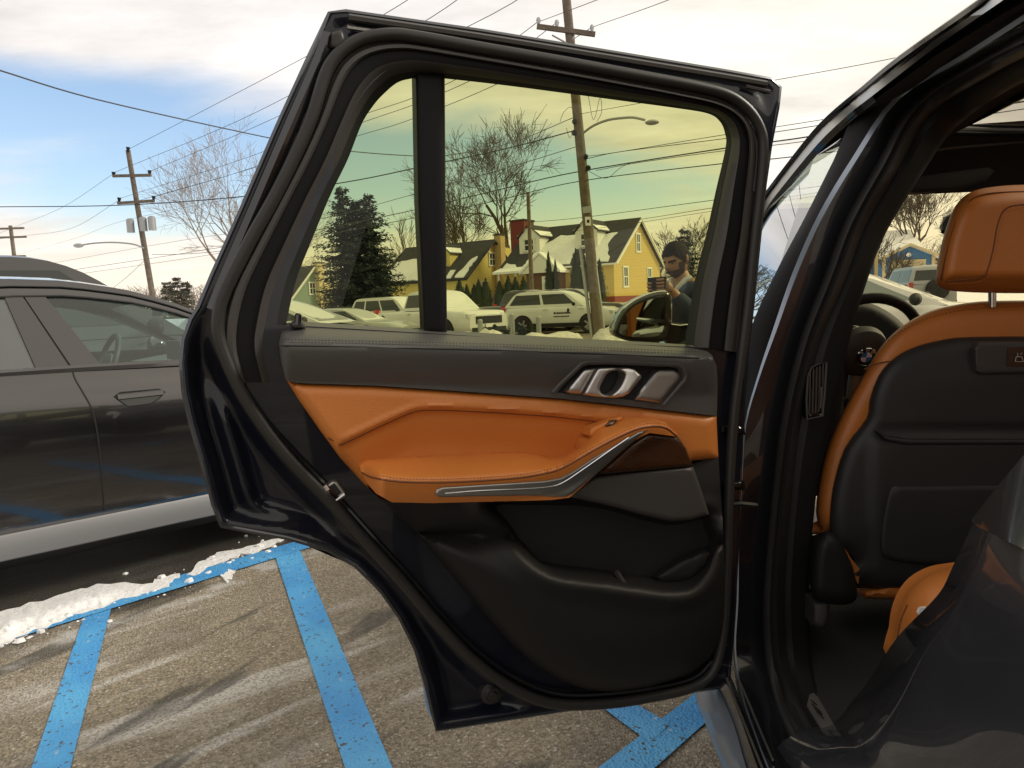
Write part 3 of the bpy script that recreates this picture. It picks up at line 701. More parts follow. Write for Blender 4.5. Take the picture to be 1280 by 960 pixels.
PKb = grow(PK, 1.02)
MBw = MB(); Ppk = resample(PK, 6)
front = [DP.at(x, y, float(lt_w(np.array([x]), np.array([y]), None)[0])) for x, y in Ppk]
backr = [DP.at(x + (750 - x) * .06, y + (690 - y) * .06, .006) for x, y in Ppk]
MBw.loft([front + front[:1], backr + backr[:1]]).build('pocket_wall', M['plastic_lo'], door)
pad('pocket_back', PKb, DP, .008, M['black'], door, step=10, back=0)
pad('bottle_ring', [(820, 722), (850, 700), (880, 686), (889, 690), (884, 708), (868, 726), (845, 731), (826, 729)], DP, lambda x, y, d: .026 + .03 * rnd_edge(d, 8) * (x - 815) / 75., M['plastic_lo'], door, step=4, back=.01)
MB().tube([DP.at(771, 716, .03), DP.at(780, 731, .075)], .006, 6).build('pocket_divider', M['plastic'], door)
# rubber plug and check of the lower rear corner, striker latch
mpl = MB()
e1 = Vector((math.sin(ANG), math.cos(ANG), 0)); e2 = Vector((0, 0, 1)); Mr = Matrix((e1, e2, DP.n)).transposed()
c = DP.at(615, 866, -.012); mpl.lathe([(0, .014), (.006, .014), (.008, .009), (.013, .009), (.016, .004), (.022, .002), (.024, -.02)], 20, Matrix.Translation(c) @ Mr.to_4x4()); mpl.build('rubber_plug', M['rubber'], door)
lt = pad('door_latch', [(404, 609), (414, 601), (421, 600), (434, 617), (431, 623), (420, 629)], DP, lambda x, y, d: .010 + .010 * rnd_edge(d, 3), M['satin_d'], door, step=3, back=.02)
pad('latch_slot', [(412, 608), (418, 604), (427, 616), (420, 622)], DP, .0215, M['black'], door, step=3, back=.004)
MB().tube([DP.at(409, 615, .022), DP.at(418, 627, .022), DP.at(431, 618, .022)], .003, 6).build('latch_claw', M['satin'], door)
MB().tube([DP.at(405, 607, .022), DP.at(409, 613, .022)], .0045, 8).build('latch_screw', M['satin'], door)

# ---- door handle in its surround
HB = [(691, 491), (700, 481), (727, 455), (734, 453), (760, 452.5), (846, 456), (852, 459), (857, 468), (856, 475), (829, 507), (800, 505), (740, 498)]
pad('handle_recess', HB, DP, lambda x, y, d: .040 - .004 * sstep(3, 9, d), M['black'], door, step=3, back=.01)
line_tube('handle_surround', HB[:-2], DP, .0655, .0042, M['plastic'], door, k=1)
def hole(P): return catmull(P, 3, True)
HL = [(751, 490), (750, 484), (757, 470), (763, 464.5), (773, 463), (779, 465.5), (780.5, 470), (776, 481), (770, 489), (763, 493.5), (755, 493.5)]
HP = [(729, 493.5), (747, 460), (760, 459.3), (786, 460), (793, 462), (801, 469), (801.5, 472), (786, 492), (779, 496), (768, 497.5), (745, 496)]
pad('door_handle', HP, DP, lambda x, y, d: .060 + .008 * rnd_edge(d, 3.5) + .012 * sstep(770, 800, x), M['satin'], door, step=2.6, back=.02, holes=[hole(HL)], sharp=60)['label'] = 'satin metal door release handle'
pad('lock_button', [(707.5, 490), (712, 482), (728, 462.5), (734, 460.5), (745.5, 460), (726.5, 493), (714, 492)], DP, lambda x, y, d: .054 + .010 * rnd_edge(d, 5), M['satin'], door, step=3, back=.015)
pad('tweeter_grille', [(793, 500), (800, 487), (821, 461.5), (842, 461), (850, 465), (854, 471), (827, 504)], DP, lambda x, y, d: .050 + .008 * rnd_edge(d, 5), M['satin_d'], door, step=4, back=.015)
# hinges and check strap
for yy in (536, 605):
    pad('hinge', [(899, yy - 6), (930, yy - 4), (932, yy + 8), (900, yy + 8)], DP, lambda x, y, d: -.01 + .02 * rnd_edge(d, 4), M['gloss'], door, step=4, back=.03)
MB().tube([DP.at(905, 632, .0), DP.at(925, 630, .01), DP.at(945, 632, .0)], .006, 6).build('check_strap', M['plastic_lo'], door)

# ---------------------------------------------------------------- SUV body round the opening
def strip(name, cols, m, parent=suv, k=4, sharp=40):
    """surface through measured edge lines; each point is (px, py, depth)"""
    rows = []
    for cl in cols:
        C = catmull(cl, k)
        rows.append([AY(x, y, Y) for x, y, Y in C])
    return MB().loft(rows).build(name, m, parent, sharp=sharp)
def sillY(y, z): return AZ(640, y, z).y
ROWS = [ # y: a, b, c, d, e, f, g
    ((1400, -104), (1420, -76), (1428, -72), (1440, -60), (1450, -50), (1460, -36), (1480, -10), .90),
    ((1262, -8), (1286, 14), (1292, 18), (1302, 30), (1312, 38), (1322, 50), (1345, 75), 1.12),
    ((1168, 62), (1200, 70), (1206, 73), (1220, 76), (1231, 82), (1246, 90), (1272, 106), 1.32),
    ((1080, 125), (1118, 122), (1124, 124), (1140, 128), (1151, 134), (1166, 142), (1196, 158), 1.55),
    ((1042, 200), (1066, 196), (1072, 198), (1096, 204), (1108, 208), (1123, 214), (1150, 222), 1.56),
    ((1007, 270), (1023, 268), (1029, 270), (1056, 276), (1069, 279), (1083, 283), (1108, 290), 1.56),
    ((970, 340), (991, 340), (997, 341), (1030, 345), (1043, 347), (1058, 350), (1083, 354), 1.56),
    ((938, 412), (966, 412), (971, 412), (1003, 414), (1016, 415), (1030, 416), (1064, 418), 1.56),
    ((930, 470), (947, 470), (950, 470), (986, 474), (999, 475), (1012, 476), (1050, 478), 1.56),
    ((922, 530), (931, 530), (933, 530), (974, 534), (987, 535), (1000, 536), (1036, 538), 1.56),
    ((918, 600), (926, 600), (928, 600), (966, 602), (978, 603), (991, 604), (1022, 606), 1.56),
    ((915, 680), (922, 680), (924, 680), (958, 682), (970, 683), (984, 684), (1014, 686), 1.56),
    ((914, 750), (921, 750), (923, 750), (953, 752), (966, 753), (981, 754), (1011, 756), 1.56),
]
def column(i, dz, zs):
    P = [(r[i][0], r[i][1], r[7] + dz) for r in ROWS]
    # lower end sweeps round on to the sill
    low = [[(916, 812), (918, 812), (920, 812), (955, 816), (969, 818), (985, 820), (1014, 824)],
           [(922, 866), (926, 866), (928, 866), (966, 868), (980, 870), (997, 872), (1026, 876)],
           [(936, 912), (941, 912), (943, 912), (985, 912), (1000, 913), (1018, 914), (1046, 918)],
           [(955, 962), (960, 962), (962, 962), (1006, 960), (1024, 960), (1042, 960), (1070, 962)],
           [(980, 1020), (986, 1020), (988, 1020), (1036, 1018), (1056, 1018), (1076, 1018), (1104, 1020)]]
    Yl = [1.55 + dz, 1.47, 1.30, 1.14, 1.02]
    return P + [(low[j][i][0], low[j][i][1], Yl[j] + (dz * .4 if j else 0)) for j in range(5)]
ca, cb, cc, cd, ce, cf, cg = column(0, .07, 0), column(1, .02, 0), column(2, .012, 0), column(3, .03, 0), column(4, .0, 0), column(5, .03, 0), column(6, .05, 0)
strip('front_door_edge', [ca, [(a[0] * .5 + b[0] * .5, a[1] * .5 + b[1] * .5, b[2] + .015) for a, b in zip(ca, cb)], cb], M['inset'])
strip('body_flange', [cb, cc], M['skirt'])
strip('pillar_jamb', [cc, [(c[0] * .5 + d[0] * .5, c[1] * .5 + d[1] * .5, d[2] - .012) for c, d in zip(cc, cd)], cd], M['paint'])
def mid(p, q, t, dy): return [(a[0] + (b[0] - a[0]) * t, a[1] + (b[1] - a[1]) * t, a[2] + (b[2] - a[2]) * t + dy) for a, b in zip(p, q)]
strip('aperture_seal', [cd, mid(cd, ce, .3, -.020), mid(cd, ce, .7, -.018), ce, mid(ce, cf, .3, -.020), mid(ce, cf, .75, -.012), cf], M['rubber'], sharp=80)
strip('pillar_trim', [cf, mid(cf, cg, .25, -.012), mid(cf, cg, .8, -.006), cg, mid(cg, cg, 0, .22)], M['plastic_lo'])
# roof side, rails, front door window and windscreen pillar
r0 = [(1400, -118, .90), (1231, 0, 1.15), (1129, 71, 1.40), (1080, 111, 1.55), (1040, 144, 1.67), (1011, 175, 1.77), (962, 238, 1.98), (945, 262, 2.05), (905, 300, 2.2), (890, 332, 2.34), (880, 366, 2.45)]
r1 = [(1404, -104, .86), (1254, 0, 1.10), (1168, 60, 1.34), (1090, 120, 1.52), (1062, 142, 1.62), (1022, 180, 1.73), (968, 246, 1.96), (951, 271, 2.05), (912, 310, 2.2), (897, 340, 2.34), (887, 370, 2.45)]
strip('roof_side', [r0, r1], M['satin'])  # bright metal stands in for sky reflected in the dark body paint
MB().tube([AY(x, y, Y) for x, y, Y in catmull(r0, 4)], .008, 6).build('roof_rail', M['gloss'], suv)
f0 = [(1078, 128, 1.62), (1058, 152, 1.67), (1020, 190, 1.77), (970, 252, 1.97), (953, 277, 2.05), (915, 315, 2.2), (898, 344, 2.32), (886, 376, 2.43), (877, 404, 2.46)]
strip('window_frame', [r1[3:] , [(x + 5, y + 7, Y) for x, y, Y in r1[3:]]], M['gloss'])
belt = [(877, 404, 2.46), (892, 408, 2.15), (910, 412, 1.87), (938, 416, 1.63)]
gl = [AY(x, y, Y + .004) for x, y, Y in f0] + [AY(x, y, Y + .004) for x, y, Y in belt[1:]] + [AY(972, 340, 1.635), AY(1008, 270, 1.635), AY(1043, 200, 1.635)]
put('front_window', gl, [tuple(range(len(gl)))], M['glass_front'], suv, smooth=False)
MB().tube([AY(x, y, Y) for x, y, Y in belt], .008, 6).build('belt_trim', M['chrome'], suv)
# front door and front wing below the belt
def side_loft(name, prof, Ys, m, taper=lambda Y: 0.0, flip=1, parent=suv):
    rows = [[Vector((1.45 + flip * (x + taper(Y) - 1.45), Y, z)) for x, z in prof] for Y in Ys]
    return MB().loft(rows).build(name, m, parent)
prof_d = [(.57, 1.145), (.52, 1.10), (.475, .95), (.47, .80), (.49, .60), (.52, .45)]
side_loft('front_door', prof_d, [1.63, 1.9, 2.2, 2.5], M['paint'])
side_loft('front_door', prof_d, [.45, 1.0, 1.63, 1.9, 2.2, 2.5], M['paint'], flip=-1)
prof_f = [(.72, 1.02), (.60, 1.015), (.52, .97), (.475, .85), (.48, .75), (.50, .70)]
for fl in (1, -1):
    side_loft('front_wing', prof_f, [2.5, 2.9, 3.3, 3.7, 4.0, 4.15], M['paint'], lambda Y: .22 * max(0, (Y - 3.3) / .85) ** 2, fl)
    for Yw in (.22, 3.35):
        side = (.475 if fl == 1 else 2.425)
        mm = Matrix.Translation((side + fl * .12, Yw, .37)) @ Matrix.Rotation(R(90), 4, 'Y')
        w = MB().lathe([(.20, -.10), (.25, -.115), (.33, -.115), (.365, -.09), (.37, 0), (.365, .09), (.33, .115), (.25, .115), (.20, .10)], 36, mm).build('wheel', M['tyre'], suv)
        rm = MB().lathe([(0, -.07), (.05, -.08), (.06, -.05), (.20, -.085), (.255, -.10), (.26, .10), (.2, .09), (0, .08)], 30, mm); rm.build('rim', M['rim'], w)
hood = [[Vector((x, Y, z)) for x, z in ((.60 + t, 1.0 - s), (.9, 1.02 - s), (1.45, 1.04 - s), (2.0, 1.02 - s), (2.30 - t, 1.0 - s))] for Y, s, t in ((3.0, 0, 0), (3.5, .03, .0), (3.9, .07, .06), (4.1, .12, .14), (4.2, .3, .16), (4.22, .7, .14))]
MB().loft(hood).build('bonnet', M['paint'], suv)
# roof skin with its glass panel
def rl(Y):
    q = [AY(*p) for p in r0[1:]]; yy = [-1.0, .2] + [v.y for v in q]
    return float(np.interp(Y, yy, [q[0].x + .06, q[0].x + .02] + [v.x + .012 for v in q])), float(np.interp(Y, yy, [q[0].z - .08, q[0].z + .01] + [v.z for v in q]))
SR = (1.19, 1.95, .55, 1.97)      # sunroof x0, x1, y0, y1
def roofz(X, Y):
    c = float(np.interp(Y, [-1.0, 0, 1.0, 1.6, 2.0, 2.16], [1.70, 1.77, 1.765, 1.72, 1.672, 1.60])); x0, z0 = rl(Y)
    t = min(1, abs(X - 1.45) / (1.45 - x0)); return c - (c - z0) * t ** 3
roofm = MB(); Ysr = [-1.0, -.4, .2, SR[2], .9, 1.3, 1.6, 1.8, SR[3], 2.06, 2.16]
for ya, yb in zip(Ysr[:-1], Ysr[1:]):
    Xs = lambda Y: [rl(Y)[0], .85, 1.0, SR[0], 1.45, 1.7, SR[1], 2.1, 2.9 - rl(Y)[0]]
    for i in range(8):
        if SR[2] <= ya < SR[3] and 3 <= i < 6: continue
        if ya >= 1.8 and i < 2: continue
        P = [(Xs(ya)[i], ya), (Xs(ya)[i + 1], ya), (Xs(yb)[i + 1], yb), (Xs(yb)[i], yb)]
        roofm.add([(x, y, roofz(x, y)) for x, y in P], [(0, 1, 2, 3)])
        roofm.add([(x, y, roofz(x, y) - .028) for x, y in P], [(3, 2, 1, 0)])
roofm.build('roof', M['headliner'], suv)
Q = [(SR[0], SR[2]), (SR[1], SR[2]), (SR[1], SR[3]), (SR[0], SR[3])]
put('sunroof', [(x, y, roofz(x, y) + .004) for x, y in Q], [(0, 1, 2, 3)], M['glass_roof'], suv, smooth=False)
MB().tube([(x, y, roofz(x, y) - .012) for x, y in Q], .014, 6, True).build('sunroof_frame', M['gloss'], suv)
# headlining slope, visor, windscreen
hd = [[Vector((x, Y, z - dz_)) for x, dz_ in ((.92, .06), (1.05, .0), (1.45, 0), (2.0, 0), (2.2, .03))] for Y, z in ((1.985, 1.652), (2.06, 1.612), (2.12, 1.56), (2.155, 1.517))]
MB().loft(hd).build('headlining', M['headliner'], suv)
VP_ = Plane((0, 2.02, 0), (0, -1, 0))
pad('sun_visor', [(1104, 236), (1112, 226), (1180, 216), (1236, 209), (1243, 214), (1232, 226), (1200, 237), (1150, 240)], VP_, lambda x, y, d: .012 * rnd_edge(d, 7), M['headliner'], suv, step=6, back=.02)
line_tube('headlining_trim', [(1156, 189), (1200, 184), (1290, 176)], VP_, .02, .004, M['plastic'], suv)
pad('windscreen_lit_edge', [(1097, 247), (1099, 238), (1181, 232), (1168, 240)], Plane((0, 2.10, 0), (0, -1, 0)), .0, mat('beige_lit_edge', (.33, .29, .23), .7), suv, step=6, back=.004)  # beige colour stands in for light reflected along the windscreen's top edge
wsq = [(.74, 2.165, 1.53), (2.16, 2.165, 1.53), (2.34, 3.02, 1.07), (.56, 3.02, 1.07)]
put('windscreen', wsq, [(0, 1, 2, 3)], M['glass_wind'], suv, smooth=False)
AP = Plane((0, 2.12, 0), (0, -1, 0))
pad('screen_pillar_trim', [(1150, 215), (1104, 232), (1097, 247), (1090, 272), (1083, 292), (1084, 306), (1079, 316), (1068, 320), (1061, 346), (1058.5, 372), (1057, 430), (1054, 520), (1040, 620), (1000, 620), (1010, 420), (1050, 300), (1090, 225)], AP, lambda x, y, d: .012 * rnd_edge(d, 8), M['headliner'], suv, step=8, back=.03)
# grab handle and its fixing beside the roof
pad('belt_anchor', [(1101, 226), (1099, 217), (1104, 208), (1110, 203), (1115, 210), (1112, 220), (1107, 228)], Plane((0, 1.60, 0), (0, -1, 0)), lambda x, y, d: .012 * rnd_edge(d, 3), M['satin_d'], suv, step=3, back=.02)
pad('grab_handle', [(1110, 211), (1126, 207), (1128, 212), (1113, 216)], Plane((0, 1.60, 0), (0, -1, 0)), .01, M['plastic'], suv, step=3, back=.02)
# dashboard, instrument hood, steering wheel
dash = [[Vector((x, Y, z)) for x in (.62, .9, 1.45, 2.0, 2.28)] for Y, z in ((2.42, .55), (2.36, .85), (2.38, 1.0), (2.5, 1.075), (2.8, 1.07), (3.03, 1.06))]
MB().loft(dash).build('dashboard', M['plastic_lo'], suv)
IP = Plane((0, 2.36, 0), (0, -1, 0))
pad('instrument_hood', catmull([(1030, 470), (1030, 400), (1045, 384), (1064, 377), (1084, 378), (1106, 387), (1128, 404), (1140, 425), (1142, 470)], 3), IP, lambda x, y, d: -.04 + .04 * rnd_edge(d, 9), M['black'], suv, step=6, back=.12)
MB().tube([IP.at(x, y, .005) for x, y in catmull([(1052, 411), (1064, 407.5), (1074, 409), (1083, 415)], 4)], .0022, 5).build('gauge_ring', M['satin_d'], suv)
MB().box(IP.at(1089, 416.5, .01), (.007, .004, .004)).build('warning_light', mat('warning_light', (.5, .02, .02), .3, emit=((1, .05, .03), .5)), suv)
sw = empty('x', (0, 0, 0)); bpy.data.objects.remove(sw)
swc = AY(1076, 440, 2.14); Msw = Matrix.Translation(swc) @ Matrix.Rotation(R(90 + 22), 4, 'X')
ring = [Msw @ Vector((.172 * math.cos(a), .172 * math.sin(a), 0)) for a in [2 * math.pi * i / 48 for i in range(48)]]
wheel_ = MB().tube(ring, .0155, 10, True).build('steering_wheel', M['plastic_lo'], suv)
hubm = MB().lathe([(0, .034), (.02, .034), (.055, .028), (.074, .014), (.080, -.01), (.07, -.03)], 32, Msw @ Matrix.Scale(1.0, 4)); hubm.build('hub', M['plastic'], wheel_)
for ang in (0, 180, 270):
    a = R(ang); MB().tube([Msw @ Vector((.07 * math.cos(a), .07 * math.sin(a), .0)), Msw @ Vector((.165 * math.cos(a), .165 * math.sin(a), 0))], [.022, .014], 8).build('spoke', M['satin_d'], wheel_)
# roundel: black ring with letters, white and blue quarters
def disc(c, r0_, r1_, a0, a1, n=14):
    V = []; F = []
    for i in range(n + 1):
        a = a0 + (a1 - a0) * i / n
        V += [(r0_ * math.cos(a), r0_ * math.sin(a), c), (r1_ * math.cos(a), r1_ * math.sin(a), c)]
    for i in range(n): F.append((2 * i, 2 * i + 1, 2 * i + 3, 2 * i + 2))
    return [Msw @ Vector(v) for v in V], F
Mblk = mat('emblem_black', (.008, .008, .009), .2); Mblu = mat('emblem_blue', (.03, .22, .62), .25); Mwh = mat('emblem_white', (.8, .8, .8), .25)
emb = MB().add(*disc(.0355, 0.0, .0275, 0, 2 * math.pi, 32)).build('emblem', Mblk, wheel_, smooth=False)
MB().tube([Msw @ Vector((.0285 * math.cos(2 * math.pi * i / 32), .0285 * math.sin(2 * math.pi * i / 32), .0355)) for i in range(32)], .0022, 6, True).build('emblem_rim', M['chrome'], wheel_)
for q, mm in ((0, Mwh), (1, Mblu), (2, Mwh), (3, Mblu)):
    MB().add(*disc(.0365, .0, .0165, q * math.pi / 2, (q + 1) * math.pi / 2, 8)).build('emblem_quarter', mm, wheel_, smooth=False)
def text_mesh(txt, size):
    cu = bpy.data.curves.new('t', 'FONT'); cu.body = txt; cu.size = size; cu.align_x = 'CENTER'; cu.align_y = 'CENTER'; cu.resolution_u = 3
    ob = bpy.data.objects.new('t', cu); COL.objects.link(ob); dg = bpy.context.evaluated_depsgraph_get()
    me = bpy.data.meshes.new_from_object(ob.evaluated_get(dg)); V = [v.co.copy() for v in me.vertices]; F = [tuple(p.vertices) for p in me.polygons]
    bpy.data.objects.remove(ob); bpy.data.curves.remove(cu); bpy.data.meshes.remove(me); return V, F
for ch, ang in (('B', 135), ('M', 90), ('W', 45)):
    V, F = text_mesh(ch, .0125); a = R(ang); m_ = Matrix.Translation((.022 * math.cos(a), .022 * math.sin(a), .0366)) @ Matrix.Rotation(a - math.pi / 2, 4, 'Z')
    put('emblem_letter', [Msw @ (m_ @ v) for v in V], F, Mwh, wheel_, smooth=False)
# inside mirror
pad('inside_mirror', [(1177, 292), (1174, 284), (1179, 271), (1188, 266), (1212, 264), (1236, 265), (1238, 290), (1215, 293)], Plane((0, 2.3, 0), (0, -1, 0)), lambda x, y, d: .012 * rnd_edge(d, 3), M['gloss'], suv, step=4, back=.02, taper=.2)

# ---- driver's seat seen from behind
SP = Plane((0, 1.70, 0), (0, -1, 0))
CXS = 1284
def sym(P): return P + [(2 * CXS - x, y) for x, y in P[::-1]]
HR = sym([(1250, 366.5), (1205, 365), (1182, 362), (1170, 354), (1171, 336), (1174, 318), (1180, 293), (1190, 265), (1203, 247), (1222, 237), (1250, 232.5), (1275, 231)]) 
def hr_w(x, y, d): return .02 + .075 * rnd_edge(d, 26) + .012 * sstep(355, 340, y)
hr = pad('headrest', catmull(HR, 3, True), SP, hr_w, M['tan'], suv, step=4, back=.06, sharp=80, taper=.32)
line_tube('headrest_seam', [(1176, 350), (1183, 318), (1194, 280), (1208, 256), (1226, 244), (1262, 240), (1320, 240)], SP, lambda x, y: float(hr_w(np.array([x]), np.array([y]), np.array([9.]))[0]) - .001, .0018, M['tan_d'], hr)
line_tube('headrest_seam', [(1182, 352), (1222, 348), (1233, 340), (1241, 312), (1247, 280), (1256, 262), (1275, 256), (1310, 256)], SP, lambda x, y: .1065, .0018, M['tan_d'], hr)
stitches('stitching', [(1186, 355), (1224, 352), (1237, 342), (1245, 312), (1251, 280), (1259, 265), (1276, 260)], .1075, M['tan_thread'], 2.4, 4.4, .0007, hr, SP)
for px in (1240.5, 1327):
    MB().tube([SP.at(px, 345, .02), SP.at(px, 384, .02)], .0085, 10).build('headrest_post', M['chrome'], suv)
BK = [(1034, 668), (1026, 662), (1020, 640), (1024, 602), (1034, 560), (1055, 512), (1079, 470), (1095, 442), (1113, 420), (1136, 402), (1165, 388), (1200, 380), (1240, 376), (1284, 375)]
BKf = catmull(sym(BK[:-1]), 3, True)
def bk_w(x, y, d): return -.02 + .045 * rnd_edge(d, 24)
sb = pad('seat_back', BKf, SP, bk_w, M['tan'], suv, step=6, back=.08, sharp=80, taper=.34)
line_tube('seat_seam', [(1080, 462), (1095, 455), (1110, 452), (1128, 452)], SP, .024, .0016, M['tan_d'], sb)
stitches('stitching', [(1110, 426), (1135, 409), (1165, 396), (1200, 388), (1240, 384), (1284, 383)], lambda x, y: np.array([.018]), M['tan_d'], 2.6, 5, .0008, sb, SP)
SHL = [(1068, 735), (1066, 700), (1040, 690), (1037, 655), (1041, 610), (1056, 560), (1083, 523), (1087, 500), (1098, 470), (1116, 449), (1140, 435), (1172, 426), (1215, 421), (1284, 419)]
def shl_w(x, y, d):
    w = .028 + .034 * rnd_edge(d, 22) + .008 * sstep(10, 60, d)
    fold = 545 + .0 * x
    w = w - .010 * np.exp(-((y - fold + 6) / 6.) ** 2) * sstep(1090, 1110, x) + .010 * sstep(540, 556, y) * sstep(1080, 1100, x)
    return w
shl = pad('seat_shell', catmull(sym(SHL[:-1]), 3, True), SP, shl_w, M['seatback'], suv, step=6, back=.04, sharp=80, taper=.12)
pad('shell_wing', [(1098, 540), (1112, 546), (1140, 549), (1290, 549), (1290, 556), (1130, 556), (1106, 550)], SP, lambda x, y, d: .081 + .006 * rnd_edge(d, 5), M['seatback'], shl, step=4, back=.03)
PKT = [(1101, 690), (1101, 660), (1108, 622), (1116, 608), (1140, 607), (1452, 607), (1462, 640), (1466, 700), (1440, 712), (1200, 708), (1130, 703), (1110, 698)]
pad('map_pocket', catmull(PKT, 2, True), SP, lambda x, y, d: .078 + .012 * rnd_edge(d, 5), M['seatback'], shl, step=7, back=.03, sharp=80)
pad('control_panel', [(1219, 463), (1218, 435), (1224, 427), (1350, 426), (1352, 466), (1226, 468)], SP, lambda x, y, d: .072 + .008 * rnd_edge(d, 4), M['plastic'], shl, step=5, back=.02)
pad('control_inset', [(1258, 458), (1260, 434), (1340, 434), (1340, 459)], SP, .0815, M['gloss'], shl, step=6, back=.004)
icon = MB()
for a_, b_ in (((1269, 452), (1279, 452)), ((1269, 452), (1270, 446)), ((1270, 446), (1277, 446)), ((1277, 446), (1279, 452)), ((1272, 446), (1272, 441)), ((1275, 443), (1278, 441))):
    icon.tube([SP.at(*a_, .086), SP.at(*b_, .086)], .0010, 4)
icon.build('seat_icon', M['satin'], shl)
# seat hinge cover, rail and cushion sides
SB2 = Plane((0, 1.58, 0), (0, -1, 0))
pad('hinge_cover', catmull([(1016, 745), (1014, 705), (1018, 680), (1027, 667), (1036, 664), (1050, 675), (1060, 695), (1068, 716), (1070, 750), (1045, 756)], 3, True), SB2, lambda x, y, d: .06 * rnd_edge(d, 16), M['plastic_lo'], suv, step=5, back=.08, sharp=80, taper=.4)
pad('seat_rail_cover', [(1016, 752), (1037, 753), (1036, 775), (1031, 787), (1016, 782)], SB2, lambda x, y, d: .02 + .02 * rnd_edge(d, 6), M['plastic'], suv, step=5, back=.08)
pad('cushion_edge', [(1055, 684), (1064, 698), (1075, 712), (1073, 730), (1068, 722), (1060, 704)], Plane((0, 1.64, 0), (0, -1, 0)), .0, M['tan'], suv, step=4, back=.02)
pad('cushion_base', catmull([(1081, 748), (1079, 738), (1090, 735), (1106, 732), (1116, 726), (1150, 724), (1300, 724), (1300, 747), (1150, 749)], 2, True), Plane((0, 1.68, 0), (0, -1, 0)), lambda x, y, d: .03 * rnd_edge(d, 9), M['tan'], suv, step=6, back=.25)
# rear bench cushion
RB = Plane((0, 1.16, 0), (0, -1, 0))
pad('rear_bench', catmull([(1117, 830), (1118, 790), (1124, 758), (1138, 733), (1160, 717), (1190, 709), (1260, 704), (1420, 704), (1420, 860), (1200, 870)], 3, True), RB, lambda x, y, d: -.12 + .12 * rnd_edge(d, 60), M['tan'], suv, step=7, back=.02, sharp=80)
pad('white_tag', [(1147, 766), (1150, 760), (1158, 759), (1155, 768), (1149, 770)], RB, -.008, M['white'], suv, step=3, back=.004)
line_tube('bench_seam', [(1121, 800), (1126, 776), (1134, 756)], RB, -.008, .0014, M['tan_d'], suv)
# cabin floor, far side, tail
fl = MB().loft([[Vector((x, Y, z)) for x, z in ((.60, .36), (.66, .36), (.74, .37), (1.1, .38), (1.4, .50), (1.6, .50), (1.9, .38), (2.35, .46))] for Y in (.3, .9, 1.3, 1.7, 2.1, 2.5)])
fl.build('cabin_floor', M['carpet'], suv)
far = [[Vector((2.36, Y, z)) for z in (.4, .8, 1.05)] for Y in (-1.0, .2, 1.4, 2.5)]
MB().loft(far).build('cabin_wall', M['plastic_lo'], suv)
for Y in (.35, 1.5):
    MB().prism([(2.37, Y, 1.05), (2.37, Y + .14, 1.05), (2.16, Y + .14, 1.70), (2.16, Y, 1.70)], (.03, 0, 0)).build('far_pillar', M['plastic_lo'], suv)
for Ya, Yb in ((.49, 1.5), (1.64, 2.5)):
    put('far_window', [(2.385, Ya, 1.05), (2.385, Yb, 1.05), (2.175, min(Yb, 2.1), 1.68), (2.175, Ya, 1.68)], [(0, 1, 2, 3)], M['glass_nb_d'], suv, smooth=False)
MB().loft([[Vector((x, Y, z)) for x in (.75, 1.45, 2.15)] for Y, z in ((.45, .62), (.33, .75), (.20, 1.25), (.10, 1.28), (.08, .5))]).build('rear_backrest', M['tan'], suv)
MB().loft([[Vector((x, Y, z)) for x in (.55, .75, 1.45, 2.15, 2.35)] for Y, z in ((-1.0, .45), (-1.08, .8), (-1.05, 1.05), (-1.0, 1.12))]).build('tailgate', M['paint'], suv)
put('tailgate_window', [(.7, -1.0, 1.12), (2.2, -1.0, 1.12), (2.05, -.85, 1.66), (.85, -.85, 1.66)], [(0, 1, 2, 3)], M['glass_nb_d'], suv, smooth=False)
# sill: silver skirt, black step, scuff plate
def zstrip(name, cols, m):
    return MB().loft([[AZ(x, y, z) for x, y, z in catmull(c, 4)] for c in cols]).build(name, m, suv)
zstrip('side_skirt', [[(869, 860, .30), (872, 880, .30), (886, 915, .30), (905, 965, .30), (925, 1020, .30)], [(876, 858, .36), (882, 880, .36), (894, 912, .36), (912, 962, .36), (932, 1020, .36)], [(890, 855, .39), (897, 872, .39), (912, 908, .39), (925, 960, .39), (945, 1020, .39)], [(893, 852, .395), (903, 872, .395), (918, 908, .395), (933, 960, .395), (955, 1020, .395)]], M['skirt'])
zstrip('sill_panel', [[(893, 852, .392), (903, 872, .392), (918, 908, .392), (933, 960, .392), (955, 1020, .392)], [(905, 845, .43), (914, 868, .43), (929, 908, .43), (948, 962, .43), (972, 1020, .43)], [(912, 842, .43), (922, 866, .432), (937, 912, .432), (956, 962, .432), (982, 1020, .432)]], M['gloss'])
for c_ in ([(898, 805, .50), (905, 838, .45), (921, 880, .434), (937, 920, .434), (955, 965, .434)], [(906, 800, .53), (915, 830, .47), (933, 872, .45), (948, 908, .447), (966, 950, .447)]):
    MB().tube([AZ(*p) for p in catmull(c_, 4)], .0022, 5).build('sill_bead', M['satin_d'], suv)
scp = pad('scuff_plate', [(1009, 880), (1012, 868), (1017, 866), (1022, 871), (1042, 905), (1046, 914), (1030, 914)], Plane((0, 0, .472), (0, 0, 1)), lambda x, y, d: .004, M['satin_d'], suv, step=4, back=.006)
mm_ = MB(); PZ = Plane((0, 0, .479), (0, 0, 1))
for a_, b_ in (((1014, 875), (1021, 881)), ((1015, 880), (1024, 888)), ((1018, 885), (1028, 893)), ((1024, 888), (1028, 893)), ((1021, 889), (1030, 898))):
    mm_.tube([PZ.at(*a_), PZ.at(*b_)], .0012, 4)
mm_.build('scuff_plate_letter', M['black'], suv)
